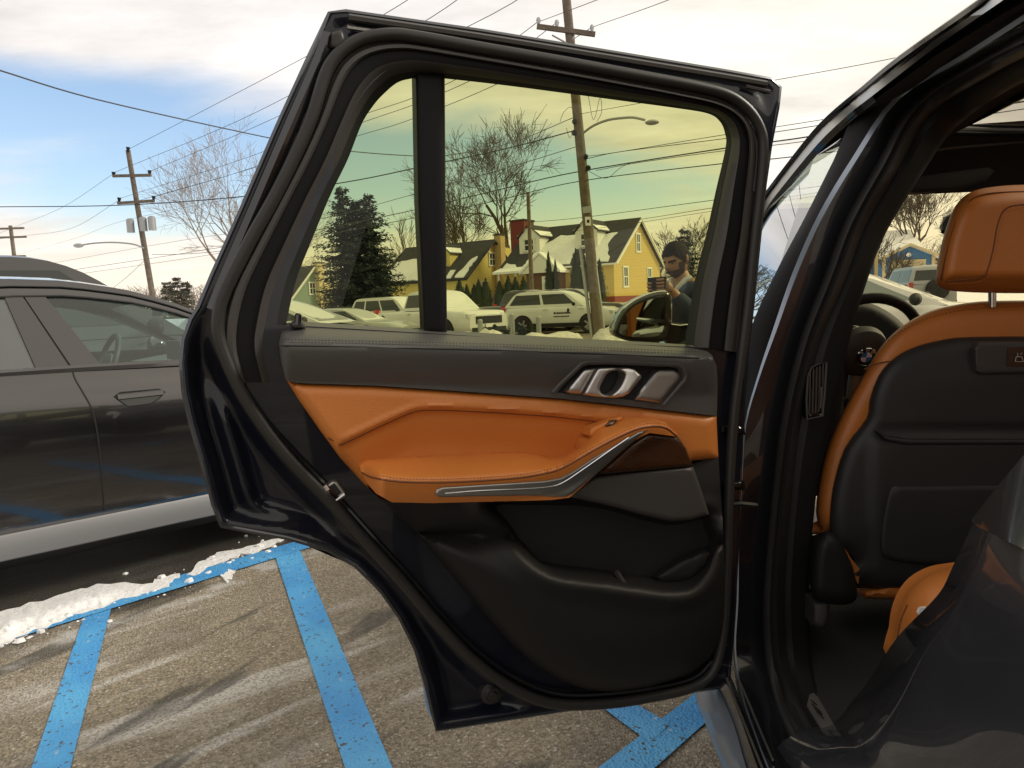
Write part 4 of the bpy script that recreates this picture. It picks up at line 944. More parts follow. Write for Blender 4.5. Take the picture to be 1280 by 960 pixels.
# vents in the pillar
VPp = Plane((0, 1.585, 0), (0, -1, 0))
VT = [(1009, 524), (1008, 500), (1010, 470), (1014, 460), (1020, 456), (1033, 453), (1031, 490), (1028, 520)]
pad('pillar_vent', VT, VPp, lambda x, y, d: .020 - .006 * sstep(1, 3, d), M['gloss'], suv, step=3, back=.04)
for i in range(5):
    MB().tube([VPp.at(1013 + i * 4, 462 - i * 1.6, .022), VPp.at(1011.5 + i * 4, 518 - i * 1.2, .022)], .0018, 5).build('vent_slat', M['plastic'], suv)
MB().tube([VPp.at(1026, 484, .026), VPp.at(1027, 492, .028), VPp.at(1025, 510, .026)], .003, 6).build('vent_slider', M['plastic'], suv)
line_tube('vent_surround', VT, VPp, .022, .0028, M['plastic'], suv, k=1, closed=True)
# rear quarter with the wheel-arch jamb next to the camera
def qstrip(name, cols, m, k=4, sharp=60):
    rows = [[AX(x, y, X) for x, y, X in catmull(c, k)] for c in cols]
    return MB().loft(rows).build(name, m, suv, sharp=sharp)
q0 = [(1216, 655, .575), (1191, 708, .60), (1172, 744, .60), (1122, 796, .60), (1088, 848, .60), (1066, 875, .59), (1047, 899, .57), (1022, 908, .53), (1001, 914, .50), (980, 926, .465), (968, 940, .445), (960, 962, .43), (962, 1000, .42)]
q1 = [(1226, 660, .555), (1204, 712, .55), (1183, 752, .54), (1140, 806, .53), (1108, 858, .53), (1086, 890, .52), (1066, 915, .51), (1046, 925, .49), (1026, 935, .475), (1006, 948, .46), (992, 962, .45), (984, 990, .44), (986, 1030, .43)]
q2 = [(1242, 668, .52), (1216, 722, .495), (1192, 768, .487), (1160, 818, .48), (1136, 872, .475), (1118, 912, .47), (1102, 945, .465), (1086, 965, .46), (1070, 980, .455), (1050, 1000, .45), (1040, 1015, .445), (1035, 1040, .44), (1040, 1080, .43)]
q3 = [(1420, 756, .50), (1400, 830, .475), (1380, 900, .462), (1350, 960, .458), (1320, 1010, .46), (1300, 1050, .46), (1280, 1080, .46), (1260, 1110, .46), (1240, 1140, .455), (1220, 1160, .45), (1200, 1180, .445), (1190, 1200, .44), (1190, 1240, .43)]
q4 = [(1900, 1000, .50), (1850, 1150, .47), (1800, 1300, .455), (1750, 1400, .45), (1700, 1500, .45), (1650, 1550, .45), (1600, 1600, .45), (1560, 1620, .45), (1500, 1640, .45), (1460, 1650, .44), (1430, 1660, .44), (1400, 1680, .44), (1400, 1720, .43)]
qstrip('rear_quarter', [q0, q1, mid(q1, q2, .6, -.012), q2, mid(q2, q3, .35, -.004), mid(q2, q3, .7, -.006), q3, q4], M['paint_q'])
qstrip('rear_shoulder', [[(1600, 250, .57), (1345, 490, .578), (1280, 568, .58), (1243, 613, .58), (1214, 650, .577)], [(1700, 560, .54), (1410, 620, .54), (1285, 632, .54), (1245, 640, .555), (1216, 654, .574)], [(1900, 1000, .50), (1420, 756, .50), (1290, 692, .505), (1250, 672, .515), (1220, 657, .565)]], M['paint_sky'], sharp=80)  # ledge tilted and its paint made paler to show reflected sky
# outside mirror on the front door
MP = Plane((0, 2.36, 0), (0, -1, 0))
MO = catmull([(767, 416), (768, 406), (777, 389), (792, 376), (812, 367), (828, 364), (836, 367), (839, 378), (839, 400), (836, 418), (827, 427), (790, 427), (773, 422)], 3, True)
MI = catmull([(774, 414), (779, 398), (793, 383), (813, 374.5), (827, 371.5), (831, 376), (830.5, 400), (827, 416), (815, 421), (788, 421), (777, 418)], 3, True)
mir = pad('wing_mirror', MO, MP, lambda x, y, d: .004 + .010 * rnd_edge(d, 4), M['paint'], suv, step=4, back=.10, sharp=80)
pad('mirror_glass', MI, MP, .016, M['mirror'], mir, step=6, back=.01)
line_tube('mirror_edge', [(768, 405), (777, 389), (792, 376), (812, 367), (828, 364), (836, 367), (839, 378), (839, 402)], MP, .006, .0025, M['chrome'], mir)
pad('mirror_foot', [(838, 404), (864, 405), (862, 428), (834, 428)], MP, .0, M['plastic_lo'], mir, step=6, back=.08)
line_tube('mirror_foot_trim', [(839, 405.5), (850, 407), (864, 405.5)], MP, .004, .0025, M['chrome'], mir, k=1)

# ================================================================ dark sedan parked alongside
SA = R(49); sdv = Vector((math.sin(SA), math.cos(SA), 0)); snv = Vector((math.cos(SA), -math.sin(SA), 0))
sp0 = AY(150, 455, 3.45); HWs = .93
sroot = sp0 - snv * HWs; sroot.z = 0
sed = empty('sedan', sroot, R(90) - SA, 'dark grey sedan with a flush door handle and silver sill, left of the open door', 'car')
M['sed'] = mat('warm_grey_metallic', (.085, .081, .084), .18, .92, .8)
M['sed_trim'] = mat('grey_pillar_trim', (.050, .046, .046), .35)
M['sed_strip'] = mat('satin_silver_sill', (.26, .26, .27), .38, .6)
M['cabin'] = mat('pale_cabin', (.30, .34, .33), .7)
M['cabin_d'] = mat('dark_cabin', (.06, .068, .068), .6)
def sp(s, w, z, side=1): return Vector((s, -side * (HWs + w), z))
zr = lambda s: float(np.interp(s, [-1.9, -1.55, -1.2, -.8, -.39, -.13, .12, .30, .46, .7, .95], [1.06, 1.25, 1.38, 1.45, 1.474, 1.46, 1.412, 1.351, 1.272, 1.14, 1.02]))
zw = lambda s: max(1.032, zr(s) - float(np.interp(s, [-1.6, -.4, .5, .9], [.10, .085, .05, .03])))
tw = lambda z: -.35 * (z - 1.03) / .44
end = lambda s: -.30 * max(0, (s - 1.5) / .6) ** 2 - .2 * max(0, (-1.9 - s) / .5) ** 2
zt = lambda s: float(np.interp(s, [-2.4, -2.2, -1.6, -.2, .7, 1.0, 1.6, 2.0, 2.1], [.80, .98, 1.05, 1.032, 1.01, .99, .93, .80, .7]))
prof = [(-.075, .16), (-.03, .19), (.028, .222), (.034, .228), (.030, .33), (.024, .338), (.034, .36), (.052, .48), (.064, .64), (.068, .76), (.060, .85), (.040, .93), (.018, .99), (.0, 1.03)]
Ss = [-2.4, -2.25, -2.0, -1.7, -1.4, -1.1, -.8, -.5, -.2, .1, .4, .7, .95, 1.2, 1.5, 1.75, 1.95, 2.1]
def ringp(s, side, i0, i1):
    k = (zt(s) - .33) / .70
    return [sp(s, w + end(s), z if z < .34 else .33 + (z - .33) * k, side) for w, z in prof[i0:i1]]
for side in (1, -1):
    b = MB().loft([ringp(s, side, 5, 14) for s in Ss]).build('body_side', M['sed'], sed, world=False, sharp=60)
    MB().loft([ringp(s, side, 2, 6) for s in Ss[3:-3]]).build('sill_strip', M['sed_strip'], sed, world=False)
    MB().loft([ringp(s, side, 0, 3) for s in Ss]).build('rocker', M['black'], sed, world=False)
    # door gaps, belt moulding
    for gp in ([(-.20, 1.028), (-.195, .99), (-.175, .93), (-.15, .85), (-.14, .735), (-.138, .55), (-.14, .36)], [(.72, 1.01), (.78, .9), (.82, .7), (.80, .40)], [(-1.15, 1.04), (-1.1, .9), (-1.0, .7), (-1.05, .5), (-.9, .36)]):
        P = []
        for s, z in catmull(gp, 4):
            P.append(sp(s, float(np.interp(z, [q[1] for q in prof[5:]], [q[0] for q in prof[5:]])) + .0005, z, side))
        MB().tube(P, .0045, 5).build('door_gap', M['black'], sed, world=False)
    sg = np.linspace(-1.55, .93, 26)
    MB().loft([[sp(s, tw(zt(s)) + .006, zt(s) - .006, side) for s in sg], [sp(s, .010, zt(s) + .012, side) for s in sg], [sp(s, tw(zt(s) + .02) + .006, zt(s) + .024, side) for s in sg]]).build('belt_moulding', M['sed_trim'], sed, world=False)
    # roof rail band with gutter line
    MB().loft([[sp(s, tw(zw(s)) + .008, zw(s), side) for s in sg], [sp(s, tw((zw(s) + zr(s)) / 2) + .014, (zw(s) + zr(s)) / 2, side) for s in sg], [sp(s, tw(zr(s)) + .006, zr(s), side) for s in sg]]).build('roof_rail', M['sed'], sed, world=False)
    MB().tube([sp(s, tw(zw(s)) + .010, zw(s) - .003, side) for s in sg], .006, 5).build('window_gutter', M['black'], sed, world=False)
    MB().tube([sp(s, tw((zw(s) + zr(s)) / 2) + .016, zw(s) + (zr(s) - zw(s)) * .55, side) for s in sg], .004, 5).build('rail_gap', M['black'], sed, world=False)
    # pillar between the doors: two trim panels with a dark gap
    def pil(a0, a1, b0, b1, nm, m, off):
        V = []
        for t in np.linspace(0, 1, 6):
            z = 1.035 + t * (zw(-.3) - 1.035)
            V.append([sp(a0 + (b0 - a0) * t, tw(z) + off, z, side), sp(a1 + (b1 - a1) * t, tw(z) + off, z, side)])
        MB().loft(V).build(nm, m, sed, world=False)
    pil(-.335, -.205, -.395, -.325, 'door_pillar', M['sed_trim'], .009); pil(-.195, -.075, -.318, -.235, 'door_pillar', M['sed_trim'], .009); pil(-.21, -.19, -.33, -.312, 'pillar_gap', M['black'], .004)
    # glass
    def sglass(nm, s0b, s1b, s0t, s1t, m):
        rows = []
        for t in np.linspace(0, 1, 7):
            row = []
            for u in np.linspace(0, 1, 9):
                s = (s0b + (s1b - s0b) * u) * (1 - t) + (s0t + (s1t - s0t) * u) * t; z = 1.03 + (zw(s) - 1.03) * t
                row.append(sp(s, tw(z), z, side))
            rows.append(row)
        MB().loft(rows).build(nm, m, sed, world=False)
    sglass('front_side_glass', -.10, .90, -.25, .80, M['glass_nb']); sglass('rear_side_glass', -1.35, -.30, -1.2, -.38, M['glass_nb_d'])
    # flush handles
    for s0 in (-.05, -1.0):
        hz_ = .875 if s0 > -.5 else .90
        wv = .066
        HO = [(s0, hz_ + .022), (s0 + .025, hz_ + .038), (s0 + .20, hz_ + .036), (s0 + .225, hz_ + .018), (s0 + .19, hz_ - .012), (s0 + .15, hz_ - .03), (s0 + .05, hz_ - .03), (s0 + .02, hz_ + .0)]
        wz = lambda z: float(np.interp(z, [q[1] for q in prof[5:]], [q[0] for q in prof[5:]]))
        h = MB().add([sp(s, wz(z) + .0015, z, side) for s, z in HO], [tuple(range(8))]).build('door_handle', M['gloss'], sed, smooth=False, world=False)
        MB().loft([[sp(s0 + a, wz(hz_ + z) + .004 + .010 * bb, hz_ + z, side) for a in (.012, .03, .10, .17, .20, .214)] for z, bb in ((.034, 0), (.028, 1), (.008, 1), (.004, 0))]).build('handle_bar', M['sed'], h, world=False)
        MB().tube([sp(s, wz(z) + .002, z, side) for s, z in HO], .003, 5, True).build('handle_gap', M['black'], h, world=False)
    # mirrors and wheels
    MB().blob(sp(.70, .12, 1.06, side), (.07, .12, .075), 12, 8).build('wing_mirror', M['sed'], sed, world=False)
    for sw_ in (1.30, -1.52):
        mm = Matrix.Translation(sp(sw_, -.08, .33, side)) @ Matrix.Rotation(R(90), 4, 'X')
        w = MB().lathe([(.19, -.09), (.24, -.11), (.30, -.11), (.33, -.08), (.335, 0), (.33, .08), (.30, .11), (.24, .11), (.19, .09)], 30, mm).build('wheel', M['tyre'], sed, world=False)
        MB().lathe([(0, -.095), (.06, -.1), (.2, -.095), (.23, -.1), (.235, .1), (.2, .095), (.06, .1), (0, .095)], 24, mm).build('rim', M['rim'], w, world=False)
        MB().lathe([(0, .118), (.37, .118)], 28, Matrix.Translation(sp(sw_, .0 - .04, .34, side)) @ Matrix.Rotation(R(90 * side), 4, 'X')).build('wheel_arch', M['black'], sed, world=False)
def across(s, z0, w0, cr, n=7): return [Vector((s, -(HWs + w0) + 2 * (HWs + w0) * i / (n - 1), z0 + cr * (1 - (2 * i / (n - 1) - 1) ** 2))) for i in range(n)]
MB().loft([across(s, zr(s), tw(zr(s)) + .006, .04) for s in np.linspace(-1.25, .32, 14)]).build('roof', M['sed'], sed, world=False)
MB().loft([across(s, zr(s) - .012, tw(zr(s)) - .03, .02) for s in np.linspace(-1.25, .32, 8)]).build('headlining', M['cabin'], sed, world=False)
MB().loft([across(s, zr(s), tw(zr(s)), .04) for s in np.linspace(.32, .95, 8)]).build('windscreen', M['glass_nb'], sed, world=False)
MB().loft([across(s, zr(s), tw(zr(s)), .03) for s in np.linspace(-1.75, -1.25, 6)]).build('rear_window', M['glass_nb_d'], sed, world=False)
MB().loft([across(s, zt(s), end(s), .05 if s > 0 else .03) for s in Ss[12:]]).build('bonnet', M['sed'], sed, world=False)
MB().loft([across(s, zt(s), end(s), .03) for s in Ss[:4]]).build('boot_lid', M['sed'], sed, world=False)
for s_, k in ((2.1, 'front_bumper'), (-2.4, 'rear_bumper')):
    rr = [ringp(s_, 1, 2, 14), [Vector((s_ + (.06 if s_ > 0 else -.06), 0, v.z)) for v in ringp(s_, 1, 2, 14)], ringp(s_, -1, 2, 14)]
    MB().loft(rr).build(k, M['sed'], sed, world=False)
for yy in (-.6, .6):
    MB().box((2.05, yy, .66), (.06, .34, .09)).build('headlight', M['clear_lamp'], sed, world=False)
    MB().box((-2.4, yy, .85), (.06, .4, .09)).build('tail_lamp', M['red_lamp'], sed, world=False)
MB().box((-.4, 0, .32), (2.6, 1.5, .06)).build('cabin_floor', M['cabin_d'], sed, world=False)
# cabin seen through the near window
MB().loft([[Vector((s, y, z)) for y in (-.80, -.3, .3, .80)] for s, z in ((.42, .55), (.40, .88), (.46, .97), (.7, 1.0), (.98, .99))]).build('dashboard', M['cabin_d'], sed, world=False)
for yy in (-.38, .40):
    MB().loft([[Vector((s, yy + y, z)) for y in (-.24, -.2, .2, .24)] for s, z in ((.05, .55), (-.30, .56), (-.42, .9), (-.52, 1.16), (-.60, 1.14), (-.50, .6))]).build('front_seat', M['cabin_d'], sed, world=False)
    MB().blob((-.56, yy, 1.25), (.06, .13, .10), 12, 8).build('headrest', M['cabin_d'], sed, world=False)
Ms = Matrix.Translation((.22, .40, .985)) @ Matrix.Rotation(R(-68), 4, 'Y')
MB().tube([Ms @ Vector((.185 * math.cos(2 * math.pi * i / 36), .185 * math.sin(2 * math.pi * i / 36), 0)) for i in range(36)], .017, 8, True).build('steering_wheel', M['cabin_d'], sed, world=False)
MB().lathe([(0, .02), (.05, .02), (.07, 0), (.06, -.03)], 18, Ms).build('steering_hub', M['cabin_d'], sed, world=False)
MB().box((.46, .02, 1.30), (.03, .22, .06)).build('inside_mirror', M['cabin_d'], sed, world=False)
MB().box((.55, .1, 1.05), (.02, .30, .12)).build('dash_screen', M['cabin_d'], sed, world=False)

# ================================================================ street vehicles
M['sed2'] = mat('dull_grey_paint', (.055, .052, .054), .4, .3, .3)
def fquad(A, B, C, D, u0, u1, v0, v1, off=.006):
    A, B, C, D = map(Vector, (A, B, C, D))
    P = lambda u, v: (A * (1 - u) + B * u) * (1 - v) + (D * (1 - u) + C * u) * v
    n = (B - A).cross(D - A).normalized()
    return [P(u0, v0) + n * off, P(u1, v0) + n * off, P(u1, v1) + n * off, P(u0, v1) + n * off]
def vehicle(name, label, loc, rz, L, W, H, belt, top, gh, paint, wr=.35, zb=.22, wins=2, cat='car', group='cars across the street', frost=True, bed=None, lamps=True, trim=None, wm=None, axle=(.30, -.30)):
    """top: list of (x, z) of the lower body along the car; gh: greenhouse (rear bottom x, rear top x, front top x, front bottom x); +x is the front"""
    t = empty(name, loc, rz, label, cat, group); hw = W / 2
    xs = sorted(set([p[0] for p in top] + [-L / 2, -L / 2 + .08, -L / 2 + .3, L / 2 - .5, L / 2 - .25, L / 2 - .06, L / 2, -.6, 0, .6]))
    ztop = lambda x: float(np.interp(x, [p[0] for p in top], [p[1] for p in top]))
    def ring(x):
        e = max(0, (abs(x) - (L / 2 - .55)) / .55) ** 2.2; h = hw * (1 - .16 * e); z1 = ztop(x); zb_ = zb + .06 * e
        half = [(h * .90, zb_), (h * .985, zb_ + .10), (h, zb_ + .32 * (z1 - zb_)), (h * .995, z1 - .20), (h * .975, z1 - .09), (h * .93, z1 - .02), (h * .80, z1 + .004), (0, z1 + .02)]
        return [Vector((x, -y, z)) for y, z in half] + [Vector((x, y, z)) for y, z in half[-2::-1]]
    mb = MB(); rows = [ring(x) for x in xs]; mb.loft(rows)
    n = len(rows[0]); b = len(mb.V); mb.F.append(tuple(range(n))); mb.F.append(tuple((len(rows) - 1) * n + k for k in range(n - 1, -1, -1)))
    mb.build('body', paint, t, world=False, sharp=50)
    rb, rt, ft, fb = gh; wb, wtp = hw * .91, hw * .72
    zb0 = belt
    def gring(x0, x1, tt):   # lower to upper edge along the cabin outline
        return x0 + (x1 - x0) * tt
    base = [(rb, -wb), (fb, -wb), (fb, wb), (rb, wb)]; zt_ = H - .05
    top4 = [(rt, -wtp), (ft, -wtp), (ft, wtp), (rt, wtp)]
    m8 = [Vector((x, y, zb0 - .03)) for x, y in base] + [Vector((x, y, zt_)) for x, y in top4]
    def fillet(p0, p1, p2, r, n=6):
        p0, p1, p2 = Vector(p0), Vector(p1), Vector(p2); A_ = p1 + (p0 - p1).normalized() * r; B_ = p1 + (p2 - p1).normalized() * r
        return [A_ * (1 - t_) ** 2 + p1 * 2 * t_ * (1 - t_) + B_ * t_ ** 2 for t_ in np.linspace(0, 1, n)]
    c4 = [(rb, zb0 - .03), (rt, zt_), (ft, zt_), (fb, zb0 - .03)]
    pr_ = [Vector(c4[0])] + fillet(c4[0], c4[1], c4[2], .20) + fillet(c4[1], c4[2], c4[3], .32) + [Vector(c4[3])]
    wid = lambda z: wb + (wtp - wb) * (z - zb0 + .03) / (zt_ - zb0 + .03)
    g = MB()
    rowsg = []
    for q in pr_:
        w_ = wid(q.y); k_ = max(0, (q.y - zb0 + .03) / (zt_ - zb0 + .03)); row = []
        for u in (-1, -.96, -.86, -.6, -.3, 0, .3, .6, .86, .96, 1):
            row.append(Vector((q.x, u * w_, q.y + (H - zt_) * k_ ** 2 * (1 - abs(u) ** 2.5))))
        rowsg.append(row)
    g.loft(rowsg[::-1]); nn_ = len(rowsg)
    for s_ in (0, -1):
        poly_ = [r_[s_] for r_ in rowsg]; g.add(poly_, [tuple(range(nn_)) if s_ else tuple(range(nn_ - 1, -1, -1))])
    g.build('cabin', trim or paint, t, world=False, sharp=40)
    a, b_, c, d, e, f_, g_, h_ = m8
    WM = wm or M['car_glass']
    # side windows: u runs rear to front on both sides
    cuts = {1: [(.06, .92)], 2: [(.05, .48), (.52, .93)], 3: [(.04, .26), (.29, .58), (.61, .93)]}[wins]
    for side in (0, 1):
        for u0, u1 in cuts:
            Q = fquad(a, b_, f_, e, u0, u1, .16, .84) if side == 0 else [Vector((p.x, -p.y, p.z)) for p in fquad(a, b_, f_, e, u0, u1, .16, .84)][::-1]
            put('side_window', Q, [(0, 1, 2, 3)], WM, t, smooth=False, world=False)
    put('windscreen', fquad(b_, c, g_, f_, .07, .93, .10, .80), [(0, 1, 2, 3)], M['frost_glass'] if frost else WM, t, smooth=False, world=False)
    put('rear_window', fquad(d, a, e, h_, .08, .92, .2, .78), [(0, 1, 2, 3)], WM, t, smooth=False, world=False)
    for ax in axle:
        for sd_ in (-1, 1):
            mm = Matrix.Translation((ax * L, sd_ * (hw - .10), wr)) @ Matrix.Rotation(R(90) * sd_, 4, 'X')
            w = MB().lathe([(wr * .62, -.1), (wr * .9, -.11), (wr, -.07), (wr, .07), (wr * .9, .115), (wr * .62, .10)], 22, mm).build('wheel', M['tyre'], t, world=False)
            rim = MB().lathe([(0, -.10), (wr * .16, -.105), (wr * .2, -.08), (wr * .6, -.075), (wr * .64, -.1)], 20, mm)
            for q in range(5):
                aa = 2 * math.pi * q / 5; rim.add([mm @ Vector((wr * .12 * math.cos(aa + .9) , wr * .12 * math.sin(aa + .9), -.105)), mm @ Vector((wr * .62 * math.cos(aa + .16), wr * .62 * math.sin(aa + .16), -.108)), mm @ Vector((wr * .62 * math.cos(aa - .16), wr * .62 * math.sin(aa - .16), -.108)), mm @ Vector((wr * .12 * math.cos(aa - .9), wr * .12 * math.sin(aa - .9), -.105))], [(0, 1, 2, 3)])
            rim.build('rim', M['rim'], w, world=False)
            ar = MB(); N_ = 18
            for k in range(N_ + 1):
                an = math.pi * (k / N_) * 1.16 - .08 * math.pi
            pts = [(ax * L + 1.16 * wr * math.cos(th), wr + 1.16 * wr * math.sin(th)) for th in np.linspace(-.25, math.pi + .25, N_)]
            ar.add([Vector((x, sd_ * (hw + .004), max(z, zb))) for x, z in pts], [tuple(range(N_)) if sd_ < 0 else tuple(range(N_ - 1, -1, -1))]); ar.build('wheel_arch', M['black'], t, smooth=False, world=False)
    for sd_ in (-1, 1):
        MB().box((0, sd_ * (hw - .01), zb + .09), (L * .44, .05, .16)).build('sill_cladding', M['black'], t, world=False)
    if lamps:
        MB().box((-L / 2 - .005, 0, belt - .32), (.02, .34, .13)).build('number_plate', M['white'], t, world=False)
        MB().box((L / 2 + .03, 0, zb + .24), (.02, .34, .12)).build('number_plate', M['white'], t, world=False)
        for sd_ in (-1, 1):
            zf = ztop(L / 2 - .2) - .12
            MB().box((L / 2 - .10, sd_ * hw * .72, zf), (.16, hw * .34, .11)).build('headlight', M['clear_lamp'], t, world=False)
            MB().box((-L / 2 + .06, sd_ * hw * .86, belt - .08), (.16, .16, .26)).build('tail_lamp', M['red_lamp'], t, world=False)
            MB().blob((fb - .32, sd_ * (hw + .08), belt + .05), (.07, .10, .075), 8, 6).build('wing_mirror', M['black'], t, world=False)
            for u in ((-.04, .28) if wins > 1 else (.1,)):
                MB().box((u * L - .22, sd_ * (hw + .004), belt - .13), (.2, .03, .03)).build('door_handle', paint, t, world=False)
        MB().box((L / 2 - .01, 0, ztop(L / 2 - .2) - .26), (.06, hw * 1.15, .24)).build('grille', M['black'], t, world=False)
        MB().box((L / 2 + .0, 0, zb + .12), (.06, hw * 1.5, .13)).build('bumper_intake', M['black'], t, world=False)
    return t
M['pale_glass'] = mat('pale_car_glass', (.20, .25, .23), .1, 0, .5)
M['pearl'] = mat('pearl_white_paint', (.70, .71, .70), .35, 0, .8, var=(3, .4, (.56, .56, .54)))
M['silver'] = mat('silver_paint', (.62, .64, .64), .3, .3, .8)
M['char'] = mat('charcoal_paint', (.030, .030, .032), .3, .2, 1)
M['blackp'] = mat('black_paint', (.012, .012, .013), .3, .1, 1)
M['greyg'] = mat('pale_grey_paint', (.36, .38, .37), .35, .2, .6)
def gpos(px, Y, z=0.0):
    # ground point under image column px at depth Y
    d = ray(px, 400); return Vector((d.x / d.y * Y, Y, z))
# second dark car, seen over the sedan's roof
sv2 = sroot - snv * 2.75 + sdv * .05
vehicle('parked_suv', 'dark grey SUV whose roof shows above the sedan on the left', (sv2.x, sv2.y, 0), R(90) - SA, 4.7, 1.92, 1.83, 1.14, [(-2.35, 1.0), (-2.2, 1.12), (1.0, 1.12), (1.2, 1.1), (2.0, 1.0), (2.35, .8)], (-2.2, -1.85, .25, 1.15), M['sed2'], .36, wins=3, frost=False, group='cars parked on the left')
vehicle('compact_suv', 'white compact SUV with dark lettering on its front door', gpos(704, 29), R(-24), 4.6, 1.86, 1.70, 1.10, [(-2.3, .95), (-2.15, 1.08), (.9, 1.08), (1.1, 1.06), (1.9, .98), (2.3, .84)], (-2.2, -1.75, .35, 1.12), M['pearl'], .36, wins=2, zb=.26)
lt_ = [o for o in bpy.data.objects if o.name.startswith('compact_suv')][0]
dec = MB(); rd = random.Random(2)
for row_, (zc, hh) in enumerate(((.78, .07), (.66, .05))):
    x = -.05
    while x < .62 - row_ * .05:
        wl_ = rd.uniform(.03, .07); dec.add([(x, -.937, zc), (x + wl_, -.937, zc), (x + wl_, -.937, zc + hh * rd.uniform(.7, 1.1)), (x, -.937, zc + hh)], [(0, 1, 2, 3)]); x += wl_ + .015
dec.add([(.5, -.937, .86), (.58, -.937, .84), (.60, -.937, .95), (.54, -.937, 1.0), (.5, -.937, .93)], [(0, 1, 2, 3, 4)])
dec.build('door_lettering', M['black'], lt_, smooth=False, world=False)
vehicle('large_suv', 'dark SUV with a frosted windscreen parked behind the white compact SUV', gpos(722, 34), R(-22), 5.1, 2.0, 1.85, 1.18, [(-2.55, 1.0), (-2.4, 1.16), (1.1, 1.16), (1.3, 1.14), (2.2, 1.08), (2.55, .92)], (-2.45, -2.1, .25, 1.05), M['char'], .39, wins=3, zb=.28)
vehicle('pickup_truck', 'black pickup truck showing one red tail lamp beside the white compact SUV', gpos(660, 33), R(-40), 5.6, 2.0, 1.85, 1.2, [(-2.8, 1.1), (-2.7, 1.16), (1.5, 1.16), (1.7, 1.12), (2.6, 1.05), (2.8, .9)], (-.9, -.7, .6, 1.3), M['blackp'], .4, wins=2, zb=.34)
vehicle('pickup_truck', 'white pickup truck facing the street, left of the yellow house', gpos(548, 26), R(-47), 5.5, 1.98, 1.85, 1.18, [(-2.75, 1.08), (-2.65, 1.14), (1.3, 1.14), (1.5, 1.12), (2.5, 1.06), (2.75, .92)], (-.9, -.75, .55, 1.25), M['pearl'], .4, wins=2, zb=.34)
vehicle('old_suv', 'white estate-backed SUV behind the white pickup, near the spruce', gpos(503, 31), R(-32), 4.7, 1.85, 1.78, 1.12, [(-2.35, 1.0), (-2.25, 1.1), (1.0, 1.1), (1.2, 1.08), (2.1, 1.0), (2.35, .85)], (-2.28, -2.0, .2, .95), M['pearl'], .37, wins=3, zb=.28)
vehicle('hatchback', 'silver car in front of the spruce, its windscreen sloping down to the right', gpos(352, 15.5), R(-12), 4.5, 1.8, 1.58, 1.05, [(-2.25, .95), (-2.1, 1.04), (.75, 1.03), (1.0, 1.0), (1.8, .88), (2.25, .72)], (-2.0, -1.4, .1, 1.35), M['silver'], .33, wins=2, frost=False)
vehicle('low_sedan', 'pale grey sedan half hidden behind the silver car', gpos(438, 24), R(-18), 4.5, 1.78, 1.36, .92, [(-2.25, .88), (-2.1, .96), (-1.5, .95), (.8, .92), (1.8, .82), (2.25, .68)], (-1.5, -.9, .15, 1.0), M['greyg'], .32, wins=2)
vehicle('sedan', 'pale silver sedan seen through the windscreen in front of the blue garage', gpos(1105, 9.6) + Vector((-.35, 0, 0)), R(-33), 4.6, 1.82, 1.50, 1.05, [(-2.3, .98), (-2.1, 1.06), (.9, 1.04), (1.1, 1.02), (1.9, .92), (2.3, .75)], (-1.7, -1.0, .05, 1.05), M['pearl'], .33, wins=2, wm=M['pale_glass'], group='cars seen through the windscreen')
jp = vehicle('off_roader', 'grey boxy off-roader with a spare wheel, parked before the blue garage', gpos(1143, 30, .1), R(78), 4.3, 1.9, 1.95, 1.25, [(-2.15, 1.2), (1.0, 1.2), (1.2, 1.18), (2.1, 1.14), (2.15, .9)], (-2.1, -2.0, .55, .85), M['greyg'], .42, wins=2, zb=.45, frost=False, group='cars seen through the windscreen')
MB().lathe([(0, -.10), (.25, -.10), (.40, -.08), (.41, .08), (0, .1)], 20, Matrix.Translation((-2.26, -.1, 1.0)) @ Matrix.Rotation(R(90), 4, 'Y')).build('spare_wheel', M['tyre'], jp, world=False)

# ================================================================ poles and cables
def pole(name, label, top, low, Y, r0, r1, z0=0.0, group='utility poles'):
    a = AY(*top, Y); b = AY(*low, Y); k = (z0 - .3 - a.z) / (b.z - a.z); base = a + (b - a) * k
    ex = Vector((base.x, base.y, z0))
    root = empty(name, ex, 0, label, 'pole', group)
    MB().tube([base, base + (a - base) * .5, a], [r0, (r0 + r1) / 2, r1], 12).build('pole_shaft', M['wood_pole'], root)
    return root
def bar(mb, a, b, w, h):
    a, b = Vector(a), Vector(b); d = b - a; M3 = d.to_track_quat('X', 'Z').to_matrix()
    return mb.box((a + b) / 2, (d.length, w, h), M=M3)
YP = 22.0
pr = pole('utility_pole', 'tall wooden utility pole leaning left, seen through the door window', (697, -115), (748, 418), YP, .17, .12)
for (a, b) in (((671, 33), (744, 43)), ((664, -78), (738, -68))):
    bar(MB(), AY(*a, YP - .14), AY(*b, YP - .14), .10, .13).build('crossarm', M['wood_pole'], pr)
for px, py in ((673, 28), (696, 31), (740, 37)):
    MB().tube([AY(px, py + 4, YP - .14), AY(px, py - 3, YP - .14), AY(px, py - 6, YP - .14)], [.03, .07, .04], 8).build('insulator', M['steel'], pr)
for s_ in (-1, 1):
    MB().tube([AY(704 + s_ * 14, 44, YP - .1), AY(712, 56, YP - .1)], .025, 5).build('arm_brace', M['steel'], pr)
for dxp in (-7, 9):
    MB().tube([AY(736 + dxp - (368 - 310) * .096 + 2, 310, YP - .05), AY(748 + dxp, 430, YP - .05)], .05, 6).build('cable_guard', M['steel'], pr)
bar(MB(), AY(733.5, 258, YP - .18), AY(734.5, 266, YP - .18), .02, .27).build('pole_band', M['steel'], pr)
